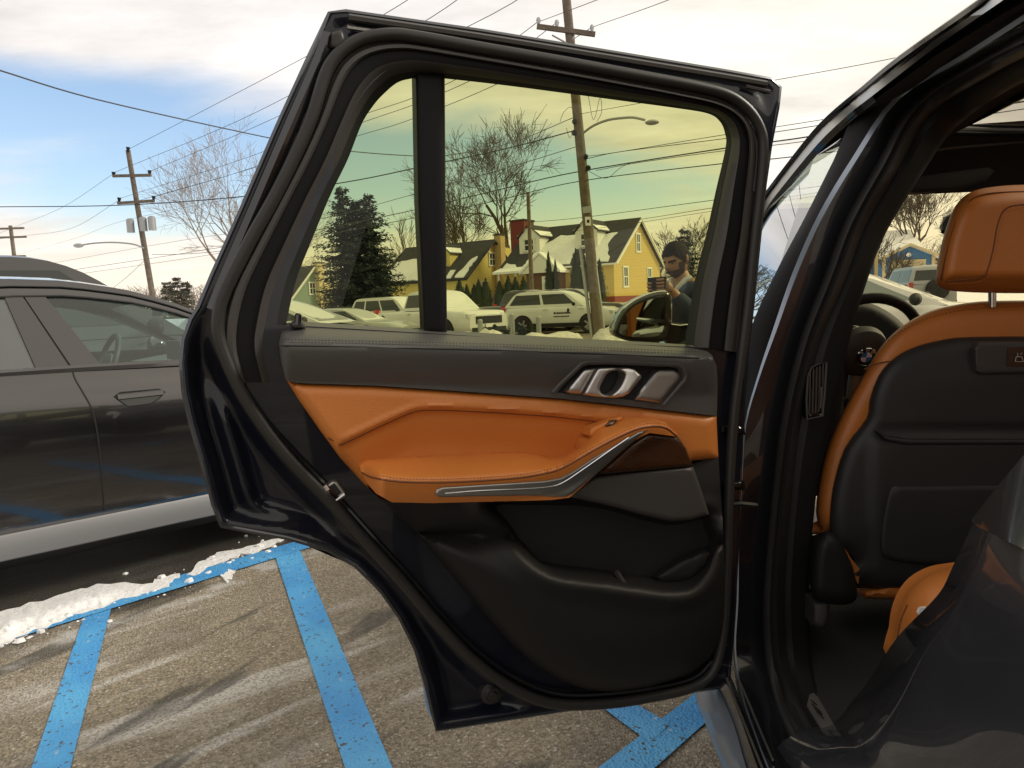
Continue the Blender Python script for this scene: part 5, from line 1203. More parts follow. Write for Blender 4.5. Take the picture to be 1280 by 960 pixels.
q = MB().quad(AY(731, 271, YP - .19), AY(738, 271, YP - .19), AY(739, 282, YP - .19), AY(732, 282, YP - .19)); tg = q.build('pole_tag', M['white'], pr, smooth=False)
MB().add([AY(735.2 + 1.7 * math.cos(a_), 276.5 + 2.2 * math.sin(a_), YP - .20) for a_ in np.linspace(0, 2 * math.pi, 10)[:-1]], [tuple(range(9))]).build('tag_mark', M['black'], pr, smooth=False)
MB().tube([AY(x, y, YP - .3 - i * .08) for i, (x, y) in enumerate(catmull([(728, 167), (742, 157), (760, 150), (778, 147.5), (792, 147), (806, 150)], 3))], .035, 6).build('lamp_arm', M['steel'], pr)
MB().blob(AY(815, 153, YP - 1.6), (.20, .14, .07), 10, 6).build('lamp_head', M['steel'], pr)
bm = MB()
for dx_, dy_ in ((-4, 152), (-6, 166), (6, 196), (8, 210)):
    bm.blob(AY(722 + dx_ + (dy_ - 150) * .09, dy_, YP - .1), (.08, .08, .09), 6, 4)
bm.build('cable_brackets', M['black'], pr)
YL = 45.0
pL = pole('utility_pole', 'weathered utility pole with three transformers behind the sedan', (160, 188), (190, 365), YL, .19, .14)
for a, b in (((141, 220), (189, 219)), ((147, 254), (193, 251))):
    bar(MB(), AY(*a, YL - .2), AY(*b, YL - .2), .14, .16).build('crossarm', M['wood_pole'], pL)
for px, py in ((142, 217), (187, 215), (160, 186), (149, 249), (192, 247)):
    MB().tube([AY(px, py + 4, YL - .2), AY(px, py - 2, YL - .2)], [.06, .12], 8).build('insulator', M['black'], pL)
for px, py in ((163, 282), (179, 280), (190, 279)):
    c = AY(px, py, YL - .5); MB().tube([c + Vector((0, 0, -.42)), c + Vector((0, 0, .34)), c + Vector((0, 0, .42))], [.22, .22, .12], 14).build('transformer', M['steel'], pL)
MB().tube([AY(x, y, YL - .3) for x, y in catmull([(180, 310), (165, 305), (140, 303), (118, 304), (104, 306)], 3)], .05, 6).build('lamp_arm', M['steel'], pL)
MB().blob(AY(98, 307, YL - .3), (.32, .2, .14), 10, 6).build('lamp_head', M['steel'], pL)
YF = 78.0
pF = pole('utility_pole', 'small far utility pole at the left edge above the car roofs', (13, 282), (19, 330), YF, .25, .18)
for a, b in (((0, 286), (30, 285)), ((-4, 297), (33, 296)), ((2, 321), (32, 320))):
    bar(MB(), AY(*a, YF - .2), AY(*b, YF - .2), .16, .2).build('crossarm', M['wood_pole'], pF)
p3 = pole('street_pole', 'thin pale wooden pole between the two yellow houses', (660, 240), (665, 372), 40.0, .14, .10)
def cable(pts, r, label, k=6):
    P = [AY(x, y, Y) for x, y, Y in catmull(pts, k)]
    # run on to the next pole outside the picture
    if pts[-1][0] >= 890: P.append(P[-1] + (P[-1] - P[-2]).normalized() * 22)
    if pts[0][0] <= 60 and pts[0][2] >= 28: P.insert(0, P[0] + (P[0] - P[1]).normalized() * 45)
    elif pts[0][0] < 0: P.insert(0, P[0] + (P[0] - P[1]).normalized() * 14)
    tag(MB().tube(P, r * .68, 5).build('overhead_cable', M['wire'], None), label, 'cable', 'overhead cables')
cable([(-60, 70, 10), (0, 88, 10.5), (120, 124, 12), (335, 172, 15), (430, 188, 17), (520, 195, 18.4), (560, 194, 19), (640, 178, 20.5), (719, 146, 22)], .017, 'thick twisted cable sagging from the top left corner to the near pole')
cable([(-40, 259, 30), (0, 258.5, 30), (150, 256.5, 28), (300, 246, 26), (430, 228, 24.6), (520, 210, 23.8), (640, 184, 22.8), (719, 163, 22)], .026, 'heavy cable crossing the far pole at its lower crossarm and rising rightwards')
W_ = [
    ([(160, 187, 45), (270, 130, 38), (380, 72, 31), (500, 6, 25), (640, -90, 22.3)], .018, 'highest cable from the tip of the transformer pole'),
    ([(142, 216, 45), (300, 150, 36), (430, 82, 29), (560, 8, 24), (668, -82, 22)], .018, 'cable from the left end of the upper crossarm of the transformer pole'),
    ([(188, 214, 45), (320, 158, 37), (460, 92, 29), (640, 4, 23.5), (735, -72, 22)], .018, 'cable from the right end of the upper crossarm of the transformer pole'),
    ([(150, 248, 45), (300, 200, 36), (440, 148, 29), (520, 121, 26), (590, 88, 24), (674, 26, 22)], .016, 'cable from the lower crossarm to the left insulator of the near pole'),
    ([(193, 246, 45), (320, 208, 37), (440, 158, 29), (530, 126, 25.5), (620, 84, 23.5), (696, 28, 22)], .016, 'cable from the lower crossarm to the middle insulator of the near pole'),
    ([(176, 250, 45), (300, 215, 38), (440, 172, 30), (520, 147, 26.5), (640, 96, 23), (740, 34, 22)], .016, 'cable from the lower crossarm to the right insulator of the near pole'),
    ([(674, 27, 22), (751, -2, 18), (900, -60, 14)], .013, 'cable leaving the left insulator of the near pole to the right'),
    ([(740, 34, 22), (830, 2, 18), (960, -50, 14)], .013, 'cable leaving the right insulator of the near pole to the right'),
    ([(722, 143, 22), (800, 129, 20), (975, 99, 17), (1125, 71, 15), (1300, 30, 13)], .011, 'thin cable passing above the top corner of the open door'),
    ([(60, 330, 60), (230, 300, 50), (386, 277, 36), (520, 242, 29), (640, 208, 24.5), (725, 182, 22)], .016, 'upper of the slack cables left of the near pole'),
    ([(60, 342, 60), (240, 315, 50), (384, 290, 36), (520, 262, 29), (620, 238, 25), (726, 214, 22), (908, 185, 18.5), (1010, 171, 17), (1200, 140, 15)], .024, 'heavy telephone cable fixed to the middle of the near pole'),
    ([(60, 348, 60), (240, 322, 50), (382, 298, 36), (520, 272, 29), (620, 251, 25), (728, 226, 22), (908, 204, 18.5), (990, 196, 17.5), (1200, 170, 15)], .019, 'lower telephone cable fixed to the near pole'),
    ([(730, 195, 22), (760, 192, 21), (908, 168, 18.5), (1025, 150, 17), (1200, 120, 15)], .012, 'fine cable right of the near pole under the lamp arm'),
    ([(735, 198, 22), (780, 189, 20.8), (908, 173, 18.5), (1015, 158, 17), (1200, 126, 15)], .014, 'second fine cable right of the near pole under the lamp arm'),
    ([(745, 213, 22), (800, 203, 20.5), (908, 188, 18.5), (1003, 177, 17), (1200, 148, 15)], .013, 'cable lashed beside the heavy telephone cable on the right'),
    ([(660, 278, 40), (735, 271, 34), (893, 250, 26), (1000, 236, 22)], .018, 'low cable running right from the thin pale pole'),
    ([(681, 287, 44), (780, 277, 36), (890, 260, 28), (1000, 244, 24)], .017, 'service cable above the ridge of the right yellow house'),
    ([(682, 293, 44), (780, 281, 36), (890, 264, 28), (1000, 248, 24)], .014, 'lower service cable above the ridge of the right yellow house'),
    ([(18, 284, 78), (80, 258, 60), (142, 217, 45)], .018, 'cable from the far pole to the upper crossarm of the transformer pole'),
    ([(20, 296, 78), (90, 285, 60), (149, 250, 45)], .018, 'cable from the far pole to the lower crossarm of the transformer pole'),
    ([(30, 316, 78), (100, 296, 60), (158, 275, 45), (300, 246, 36)], .012, 'faint cable low behind the transformers'),
    ([(190, 318, 46), (240, 317, 44), (330, 309, 40)], .022, 'short cable right of the transformer pole under the branches'),
    ([(128, 370, 60), (160, 345, 50), (184, 322, 45)], .02, 'guy cable rising to the transformer pole from the left'),
]
for pts, r, lb in W_: cable(pts, r, lb)
# loops of slack at the near pole
for i, pts in enumerate(([(700, 152, 21.8), (705, 140, 21.7), (714, 134, 21.8), (718, 146, 21.9)], [(735, 118, 21.8), (742, 150, 21.6), (750, 122, 21.6), (752, 140, 21.6), (746, 152, 21.7)], [(736, 214, 21.9), (752, 222, 21.6), (762, 221, 21.3), (775, 210, 20.9), (790, 203, 20.6)], [(708, 160, 21.8), (712, 172, 21.7), (718, 162, 21.9)])):
    cable(pts, .011, ['loop of slack wire on the left of the near pole', 'tangle of loose wire right of the near pole below the door frame', 'drooping jumper cable under the telephone cable right of the pole', 'small loop of wire under the upper brackets of the near pole'][i])

# ================================================================ trees
def bare_tree(name, label, base, H, seed, r0, mat_, spread=.5, depth=6, fork=.28, twig=.012, nb=(3, 4), lean=(0, 0), group='bare trees'):
    rn = random.Random(seed); root = empty(name, base, 0, label, 'tree', group); tr = MB(); cr_ = MB()
    def grow_(p, d, L, r, lev):
        n = 3; pts = [p]; rad = [r]; q = p.copy(); dd = d.copy()
        for i in range(n):
            dd = (dd + Vector((rn.gauss(0, .10), rn.gauss(0, .10), rn.gauss(.03, .07)))).normalized()
            q = q + dd * (L / n); pts.append(q.copy()); rad.append(max(twig * .7, r * (1 - .42 * (i + 1) / n)))
        (tr if lev < 1 else cr_).tube(pts, rad, 7 if lev < 2 else (4 if lev < 4 else 3), caps=False)
        if lev >= depth: return
        k = rn.randint(*nb)
        for j in range(k):
            t = rn.uniform(.35, 1.0) if j else 1.0
            idx = min(n - 1, int(t * n)); f = t * n - idx; bp = pts[idx].lerp(pts[idx + 1], min(1, f))
            ax = dd.orthogonal().normalized(); ax.rotate(Matrix.Rotation(rn.uniform(0, 2 * math.pi), 3, dd))
            an = rn.uniform(.35, 1.0) * spread * (1.7 if j else .8)
            nd = dd.copy(); nd.rotate(Matrix.Rotation(an, 3, ax)); nd.z += .10; nd.normalize()
            grow_(bp, nd, L * rn.uniform(.62, .86), max(twig, rad[idx] * rn.uniform(.50, .68)), lev + 1)
    b = Vector(base); grow_(Vector((b.x, b.y, b.z - .1)), Vector((lean[0], lean[1], 1)).normalized(), H * fork, r0, 0)
    tr.build('trunk', mat_, root); cr_.build('crown', mat_, root); return root
LZ = lambda Y: float(np.interp(Y, [37, 46, 54, 400], [.02, .9, 1.2, 1.3]))
def base_at(px, Y): return gpos(px, Y, LZ(Y))
bare_tree('bare_tree', 'tall bare tree rising behind the left yellow house', base_at(647, 62), 19, 11, .42, M['bark'], .60, 6, .27, .020, (3, 4))
bare_tree('bare_tree', 'second bare tree behind the ridge of the left yellow house', base_at(600, 66), 17, 5, .34, M['bark'], .50, 6, .26, .019, (3, 4))
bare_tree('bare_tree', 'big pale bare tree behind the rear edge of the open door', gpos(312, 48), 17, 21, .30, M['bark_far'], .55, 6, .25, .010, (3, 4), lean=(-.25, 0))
bare_tree('bare_tree', 'slim bare tree between the spruce and the left yellow house', base_at(503, 80), 10.5, 8, .2, M['bark'], .34, 5, .3, .022, (3, 3))
bare_tree('bare_tree', 'bare tree right of the gable of the right yellow house', base_at(822, 85), 11.5, 31, .26, M['bark'], .52, 6, .24, .024, (3, 3))
bare_tree('bare_tree', 'bare tree behind the man in the navy jacket', base_at(868, 78), 10.5, 33, .26, M['bark'], .52, 6, .24, .022, (3, 3))
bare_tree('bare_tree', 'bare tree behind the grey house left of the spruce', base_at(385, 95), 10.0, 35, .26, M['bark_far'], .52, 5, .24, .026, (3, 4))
bare_tree('bare_tree', 'fan shaped bare tree above the blue garage', base_at(1135, 68), 16, 41, .36, M['bark'], .42, 6, .20, .020, (3, 4))
bare_tree('bare_tree', 'small bare tree at the corner of the blue house', base_at(1092, 40), 4.6, 43, .13, M['bark'], .55, 5, .30, .014, (3, 4))
bare_tree('bare_tree', 'bare tree right of the blue garage behind the headrest', base_at(1200, 55), 8.5, 45, .2, M['bark'], .55, 6, .26, .016, (3, 3))
# low brush along the horizon
rb_ = random.Random(4)
def brush(name, label, px0, px1, Y, h, n, m, cat='shrubs'):
    mb = MB()
    for i in range(n):
        b = gpos(rb_.uniform(px0, px1), Y + rb_.uniform(-4, 4), LZ(Y) if Y > 37 else 0); hh = h * rb_.uniform(.45, 1.0)
        for k in range(5):
            d = Vector((rb_.gauss(0, .30), rb_.gauss(0, .3), 1)); p1 = b + d * hh * .5; p2 = p1 + Vector((rb_.gauss(0, .2), rb_.gauss(0, .2), .5)) * hh
            mb.tube([b, p1, p2], [.05, .035, .015], 3, caps=False)
            for _ in range(3):
                q_ = p1.lerp(p2, rb_.random()); mb.tube([q_, q_ + Vector((rb_.gauss(0, .25), rb_.gauss(0, .25), .25)) * hh * .6], [.025, .012], 3, caps=False)
    o = mb.build(name, m); tag(o, label, cat, kind='stuff')
brush('far_brush', 'brown leafless brush along the skyline behind the sedan', 150, 345, 110, 5.0, 130, M['brush'])
brush('far_brush', 'brown leafless brush behind the houses seen through the door window', 360, 920, 105, 7.5, 210, M['brush'])
brush('far_brush', 'brown leafless brush behind the blue garage', 1040, 1240, 100, 6.5, 90, M['brush'])

def conifer(name, label, base, H, rad, seed, m, tops=((0, 0, 1.0),), dens=1.0, leaf=.34, group='evergreens'):
    rn = random.Random(seed); root = empty(name, base, 0, label, 'tree', group); b = Vector(base); cr_ = MB(); tr = MB()
    for ox, oy, hs in tops:
        hh = H * hs; c = b + Vector((ox, oy, 0)); tr.tube([c, c + Vector((0, 0, hh * .96))], [rad * .085, .02], 7)
        lv = int(26 * dens)
        for i in range(lv):
            t = (i + rn.random() * .6) / lv; z = hh * (.05 + .94 * t); rr = rad * (1 - t) ** .66 * rn.uniform(.80, 1.12) + .05
            nbr = max(4, int((11 - 6 * t)))
            for k in range(nbr):
                a = rn.uniform(0, 2 * math.pi); d = Vector((math.cos(a), math.sin(a), 0)); L = rr * rn.uniform(.72, 1.1)
                steps = max(3, int(L / (leaf * .55)))
                for s in range(steps + 1):
                    f = (s + .3) / (steps + .3)
                    p = c + d * (L * f) + Vector((0, 0, z - .16 * L * f + .10 * L * f * f))
                    for _ in range(5):
                        yaw = a + rn.gauss(0, .7); l = leaf * rn.uniform(.6, 1.15) * (1.05 - .45 * f); w = l * .5
                        u = Vector((math.cos(yaw), math.sin(yaw), rn.gauss(-.15, .28))); v = Vector((-math.sin(yaw) * rn.uniform(-1, 1), math.cos(yaw) * rn.uniform(-1, 1), rn.gauss(0, .8))).normalized()
                        o_ = p + Vector((rn.gauss(0, .08), rn.gauss(0, .08), rn.gauss(0, .06)))
                        cr_.add([o_ - v * w * .5, o_ + u * l * .55 - v * w * .35, o_ + u * l, o_ + u * l * .55 + v * w * .4], [(0, 1, 2, 3)])
    tr.build('trunk', M['bark'], root); cr_.build('crown', m, root, smooth=False); return root
conifer('spruce_tree', 'big dark spruce with two tops behind the parked white SUVs', base_at(450, 46), 8.1, 2.5, 3, M['needle'], ((-.55, 0, 1.0), (.95, .4, .94), (.2, .2, .90)), 1.4, .36)
for px, top, Y, w, lb in ((213, 350, 95, 1.5, 'left of three far pointed evergreens behind the sedan'), (225, 345, 96, 1.7, 'middle of three far pointed evergreens behind the sedan'), (236, 350, 97, 1.6, 'right of three far pointed evergreens behind the sedan')):
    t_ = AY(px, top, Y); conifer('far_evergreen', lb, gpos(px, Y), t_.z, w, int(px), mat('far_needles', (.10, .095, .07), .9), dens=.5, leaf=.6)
t_ = AY(854, 286, 74); conifer('far_evergreen', 'evergreen showing above the head of the man in the navy jacket', base_at(857, 74), t_.z - 1.2, 2.3, 77, M['needle'], dens=.6, leaf=.55)

def arbor_mesh(seed):
    rn = random.Random(seed); mb = MB(); prof_ = [(0, .30), (.10, .42), (.35, .44), (.6, .34), (.8, .20), (.93, .09), (1.0, .0)]
    rr = lambda t: float(np.interp(t, [p[0] for p in prof_], [p[1] for p in prof_]))
    mb.lathe([(rr(t) * .80, t) for t in (0, .1, .35, .6, .8, .93, .99)], 9)
    for i in range(520):
        t = rn.random() ** 1.15; a = rn.uniform(0, 2 * math.pi); r_ = rr(t) * rn.uniform(.78, 1.12); p = Vector((r_ * math.cos(a), r_ * math.sin(a), t))
        u = Vector((math.cos(a) * .4, math.sin(a) * .4, 1)).normalized(); v = Vector((-math.sin(a), math.cos(a), rn.gauss(0, .4))).normalized(); s = rn.uniform(.035, .075)
        mb.add([p - v * s * .6, p + u * s, p + v * s * .6 + u * s * .3], [(0, 1, 2)])
    me = bpy.data.meshes.new('arborvitae'); me.from_pydata(mb.V, [], mb.F); me.materials.append(M['arbor']); return me
AM = [arbor_mesh(i) for i in range(3)]
ordn = ['first', 'second', 'third', 'fourth', 'fifth', 'sixth', 'seventh', 'eighth', 'ninth']
def arbor(i, px, top, bot, Y, wpx, label, group):
    b = AY(px, bot, Y); t = AY(px, top, Y); o = bpy.data.objects.new('arborvitae', AM[i % 3]); COL.objects.link(o)
    z0 = LZ(Y); o.location = (b.x, b.y, z0); o.scale = (wpx * Y / 900 / .62, wpx * Y / 900 / .62, t.z - z0); o.rotation_euler = (0, 0, i * 1.3)
    tag(o, label, 'shrub', group)
for i, (px, top, w) in enumerate(((576, 350, 13), (585, 356, 10), (594, 356, 10), (600, 350, 11), (609, 349, 13), (626, 352, 13), (637, 346, 13), (646, 347, 12), (656, 347, 13))):
    arbor(i, px, top, 392, 47, w, ordn[i] + ' arborvitae from the left before the left yellow house', 'arborvitae of the left yellow house')
for i, (px, top, w) in enumerate(((688, 317, 11), (696, 327, 9), (722, 314, 16), (733, 322, 15), (751, 326, 13))):
    arbor(i + 1, px, top, 388, 41.5, w, ordn[i] + ' arborvitae from the left before the right yellow house', 'arborvitae of the right yellow house')

# ================================================================ houses
M['yellow'] = mat('yellow_siding', (.62, .45, .15), .7, bump=('wavez', 1.6, 1.0, .06), var=(.6, .3, (.56, .40, .13)))
M['yellow2'] = mat('pale_yellow_siding', (.66, .54, .19), .7, bump=('wavez', 3.2, .6, .03))
M['greenish'] = mat('grey_green_siding', (.22, .29, .25), .7, bump=('wavez', 3.2, .6, .03))
M['bluesid'] = mat('blue_siding', (.055, .16, .36), .7, bump=('wavez', 3.2, .6, .03))
M['cream'] = mat('cream_trim', (.55, .45, .27), .7)
M['shingle'] = mat('dark_shingles', (.032, .032, .036), .9, bump=('noise', 10, .8, .04), var=(2.5, .6, (.055, .053, .055)))
M['brick_red'] = mat('red_chimney', (.16, .028, .026), .8, bump=('noise', 8, .5, .02))
M['foundation'] = mat('red_foundation', (.20, .035, .03), .8)
M['pane'] = mat('house_pane', (.03, .04, .045), .08, 0, .2)
def house(label, A, ldir, Lx, Wy, z0, hw_, hr_, wall, trim, roofm, snow=(), wins=(), dorm=(), chim=(), found=None, over=.3, thing=None):
    """A: near corner; ldir: unit vector along the long front; the gable runs at right angles away from A"""
    ldir = Vector((*ldir, 0)).normalized(); gd = Vector((ldir.y, -ldir.x, 0))
    if gd.y < 0: gd = -gd
    A = Vector((A[0], A[1], 0)); ctr = A + ldir * Lx / 2 + gd * Wy / 2
    root = empty('house', (ctr.x, ctr.y, z0), 0, label, 'house', 'houses')
    P = lambda l, g_, z: A + ldir * l + gd * g_ + Vector((0, 0, z0 + z))
    mb = MB()
    for l, n_ in ((0, 1), (Lx, -1)):
        mb.add([P(l, 0, 0), P(l, Wy, 0), P(l, Wy, hw_), P(l, Wy / 2, hr_), P(l, 0, hw_)], [(0, 1, 2, 3, 4)])
    for g_ in (0, Wy): mb.add([P(0, g_, 0), P(Lx, g_, 0), P(Lx, g_, hw_), P(0, g_, hw_)], [(0, 1, 2, 3)])
    wl_ = mb.build('wall', wall, root, smooth=False)
    if found:
        fb_ = MB()
        fb_.prism([P(-.03, -.03, 0), P(Lx + .03, -.03, 0), P(Lx + .03, Wy + .03, 0), P(-.03, Wy + .03, 0)], (0, 0, .45)); fb_.build('foundation', found, root, smooth=False)
    sl_ = (hr_ - hw_) / (Wy / 2); th = .14
    roots = []
    for sgn in (0, 1):
        g0 = -over if sgn == 0 else Wy + over
        e0 = hw_ - over * sl_
        rf = MB().prism([P(-over, g0, e0), P(Lx + over, g0, e0), P(Lx + over, Wy / 2, hr_), P(-over, Wy / 2, hr_)], (0, 0, th)).build('roof', roofm, root, smooth=False)
        roots.append(rf)
        MB().tube([P(-over - .02, g0, e0 + .02), P(-over - .02, Wy / 2, hr_ + .02)], .10, 4).build('barge_board', trim, root)
    MB().tube([P(-over, -over - .03, hw_ - over * sl_ + .03), P(Lx + over, -over - .03, hw_ - over * sl_ + .03)], .08, 4).build('gutter', trim, root)
    S = lambda l, f, dz=0: P(l, -over + (Wy / 2 + over) * f, hw_ - over * sl_ + (hr_ - hw_ + over * sl_) * f + th + dz)
    for poly in snow:
        pp = resample(poly, .06); rr_ = random.Random(len(poly) * 7)
        pp = [(min(1.01, max(-.01, l + rr_.uniform(-.012, .012))), max(.01, f + rr_.uniform(-.02, .02))) for l, f in pp]
        MB().prism([S(l * Lx, f, .004) for l, f in pp], (0, 0, .07)).build('roof_snow', M['snow'], root, smooth=False)
    def window(c, ux, n_, w, h, m2=True, tr=None):
        c = Vector(c); up_ = Vector((0, 0, 1))
        f = MB(); M3 = Matrix((ux, n_, up_)).transposed()
        for sx_, sz_, ww, hh in ((0, h / 2, w + .2, .11), (0, -h / 2, w + .24, .12), (-w / 2, 0, .11, h), (w / 2, 0, .11, h), (0, 0, w, .06), (0, 0, .05, h)):
            f.box(c + ux * sx_ + up_ * sz_ + n_ * .03, (ww, .09, hh), M=M3)
        fr = f.build('window', tr or M['white_trim'], root, smooth=False)
        MB().quad(c - ux * w / 2 - up_ * h / 2 + n_ * .012, c + ux * w / 2 - up_ * h / 2 + n_ * .012, c + ux * w / 2 + up_ * h / 2 + n_ * .012, c - ux * w / 2 + up_ * h / 2 + n_ * .012).build('pane', M['pane'], fr, smooth=False)
    for (wl__, a, z, w, h) in wins:
        if wl__ == 'gable': window(P(0, a * Wy, z), gd, -ldir, w, h)
        elif wl__ == 'front': window(P(a * Lx, 0, z), ldir, -gd, w, h)
    for (l, f, w, hd, dwall) in dorm:
        c0 = S(l * Lx, f); dep = Wy * .36; zb_ = c0.z - .1
        Q = lambda x, g_, z: Vector((c0.x, c0.y, zb_)) + ldir * x + gd * g_ + Vector((0, 0, z))
        d = MB().add([Q(-w / 2, 0, 0), Q(w / 2, 0, 0), Q(w / 2, 0, hd), Q(0, 0, hd + w * .45), Q(-w / 2, 0, hd), Q(-w / 2, dep, hd), Q(w / 2, dep, hd), Q(w / 2, dep, 0), Q(-w / 2, dep, 0)], [(0, 1, 2, 3, 4), (0, 4, 5, 8), (1, 7, 6, 2)])
        dm = d.build('dormer', dwall, root, smooth=False)
        for sg_ in (-1, 1):
            MB().prism([Q(sg_ * (w / 2 + .14), -.14, hd - .06), Q(0, -.14, hd + w * .45 + .05), Q(0, dep + .5, hd + w * .45 + .05), Q(sg_ * (w / 2 + .14), dep, hd - .06)], (0, 0, .09)).build('dormer_roof', roofm, dm, smooth=False)
            MB().prism([Q(sg_ * (w / 2 + .10), -.10, hd + .04), Q(sg_ * .2, -.10, hd + w * .36), Q(sg_ * .2, dep * .8, hd + w * .36), Q(sg_ * (w / 2 + .10), dep * .7, hd + .04)], (0, 0, .08)).build('dormer_snow', M['snow'], dm, smooth=False)
        window(Q(0, -.02, hd * .55), ldir, -gd, w * .48, hd * .68)
    for (l, g_, w, d_, z1, z2, m_) in chim:
        c = P(l, g_, 0); MB().box((c.x, c.y, z0 + (z1 + z2) / 2), (w, d_, z2 - z1), math.atan2(ldir.y, ldir.x)).build('chimney', m_, root, smooth=False)
        MB().box((c.x, c.y, z0 + z2 + .05), (w + .14, d_ + .14, .1), math.atan2(ldir.y, ldir.x)).build('chimney_cap', M['shingle'], root, smooth=False)
    root['_P'] = 0; del root['_P']
    return root, P, window, S
# right yellow house
A2 = gpos(769, 48); ld = (-.85, .53)
h2, P2, win2, S2 = house('yellow house with white dormers and a red chimney behind the near pole', (A2.x, A2.y), ld, 8.6, 8.6, 1.0, 2.75, 5.75, M['yellow'], M['white_trim'], M['shingle'],
    snow=([(.03, .03), (.26, .03), (.30, .42), (.20, .62), (.10, .66), (.13, .40)], [(.36, .04), (.80, .03), (.76, .45), (.62, .72), (.44, .70), (.40, .35)], [(.86, .02), (1.0, .02), (.99, .12), (.9, .10)]),
    wins=(('gable', .22, 1.75, .75, 1.35), ('gable', .74, 1.75, .75, 1.35), ('gable', .50, 4.15, .7, 1.25)), dorm=((.30, .36, 1.7, 1.25, M['white_trim']), (.83, .36, 1.7, 1.25, M['white_trim'])), chim=((8.9, 3.4, 1.2, 1.5, 1.5, 6.4, M['brick_red']),), found=M['foundation'])
# entrance gable with snow and a warm brick porch on the front
pg = MB(); Qp = lambda l, g_, z: P2(l, g_, z)
por = MB().prism([Qp(3.6, -1.2, 0), Qp(6.0, -1.2, 0), Qp(6.0, 0, 0), Qp(3.6, 0, 0)], (0, 0, 2.3)).build('porch', mat('porch_brick', (.14, .07, .045), .8), h2, smooth=False)
for sg_, l0 in ((-1, 3.2), (1, 6.4)):
    MB().prism([Qp(l0, -1.5, 2.2), Qp(4.8, -1.5, 3.5), Qp(4.8, 1.2, 3.5), Qp(l0, 1.0, 2.2)], (0, 0, .16)).build('porch_roof', M['snow'], h2, smooth=False)
MB().add([Qp(3.3, -1.45, 2.25), Qp(6.3, -1.45, 2.25), Qp(4.8, -1.45, 3.45)], [(0, 1, 2)]).build('porch_gable', M['white_trim'], h2, smooth=False)
MB().box(Qp(4.3, -1.3, 1.0), (.8, .12, 2.0), math.atan2(.53, -.85)).build('door', M['white_trim'], h2, smooth=False)
for l in (7.0, 8.4):
    MB().box(Qp(l, -1.0, 1.2), (.12, .12, 2.4)).build('porch_post', M['white_trim'], h2, smooth=False)
MB().prism([Qp(6.6, -1.2, 2.35), Qp(8.8, -1.2, 2.35), Qp(8.8, 0, 2.7), Qp(6.6, 0, 2.7)], (0, 0, .15)).build('side_porch_roof', M['snow'], h2, smooth=False)
# left yellow house
A1 = gpos(583, 54)
h1, P1, win1, S1 = house('smaller pale yellow house with a snowy roof and a row of arborvitae', (A1.x, A1.y), (-.86, .51), 8.2, 8.0, 1.05, 2.3, 5.15, M['yellow2'], M['shingle'], M['shingle'],
    snow=([(.0, .03), (.10, .03), (.06, .45), (.0, .55)], [(.14, .03), (.20, .03), (.20, .20), (.15, .22)], [(.46, .03), (.98, .03), (.97, .55), (.80, .62), (.55, .60), (.50, .3)]),
    wins=(('gable', .50, 3.75, .9, 1.0), ('gable', .34, 1.4, .9, 1.2), ('gable', .62, 1.6, .8, .6)), dorm=((.34, .34, 1.5, 1.1, M['yellow2']),), chim=((-.35, 4.7, .6, .7, 0, 5.6, mat('tan_chimney', (.5, .36, .17), .8)),))
sd_ = MB().prism([P1(0.02, 4.6, 2.0), P1(0.02, 8.6, 2.0), P1(0.02, 8.6, 3.0), P1(0.02, 8.2, 4.6), P1(.02, 4.8, 4.9)], tuple(Vector((-.86, .51, 0)) * 6)); sd_.build('rear_dormer', M['yellow2'], h1, smooth=False)
MB().prism([P1(0, 8.0, 0), P1(0, 10.6, 0), P1(0, 10.6, 1.9), P1(0, 8.0, 2.3)], tuple(Vector((-.86, .51, 0)) * 5)).build('rear_wing', M['yellow2'], h1, smooth=False)
A1b = gpos(531, 57)
house('low yellow garage wing left of the window upright', (A1b.x, A1b.y), (-.95, .31), 1.8, 5.5, 1.05, 2.0, 3.6, M['yellow2'], M['white_trim'], M['shingle'], snow=([(.0, .0), (1.0, .0), (1.0, .9), (.0, .9)],), wins=(('front', .3, 1.1, .7, 1.1),))
# grey green house by the spruce
A3 = gpos(363, 66)
h3, P3, _, _ = house('grey green house with one small window, left of the spruce', (A3.x, A3.y), (-.80, .60), 7.0, 6.0, 1.2, 1.2, 4.3, M['greenish'], M['white_trim'], M['shingle'], snow=([(.1, .1), (.6, .1), (.6, .5), (.1, .4)],), wins=(('gable', .45, 2.3, .7, 1.1),), chim=((-.3, 3.4, .7, .7, 0, 4.6, M['cream']),))
MB().box(P3(-.5, 4.3, 1.4), (.5, 1.5, 2.8), math.atan2(.6, -.8)).build('beige_bay', M['cream'], h3, smooth=False)
# blue house and garage seen through the windscreen
cb_ = gpos(1096, 26); cl_ = gpos(975, 26)
h4 = empty('house', ((cb_.x + cl_.x) / 2, 29, 0), 0, 'blue house with cream corner boards left of the blue garage', 'house', 'houses')
MB().prism([(cl_.x, 26, 0), (cb_.x, 26, 0), (cb_.x, 32, 0), (cl_.x, 32, 0)], (0, 0, 4.3)).build('wall', M['bluesid'], h4, smooth=False)
for px in (1078, 1094):
    c = gpos(px, 25.94); MB().box((c.x, 25.95, 2.15), (.30 if px == 1078 else .12, .08, 4.3)).build('corner_board', M['cream'], h4, smooth=False)
for s0, s1, z in ((24.9, 29, 1), (33.1, 29, 1)):
    MB().prism([(cl_.x - .4, s0, 4.05), (cb_.x + .3, s0, 4.05), (cb_.x + .3, 29, 6.2), (cl_.x - .4, 29, 6.2)], (0, 0, .16)).build('roof', M['snow'], h4, smooth=False)
YG = 48; gl_ = AY(1103, 322, YG); gr_ = AY(1168, 322, YG); ga = AY(1135, 308, YG); zg = .9
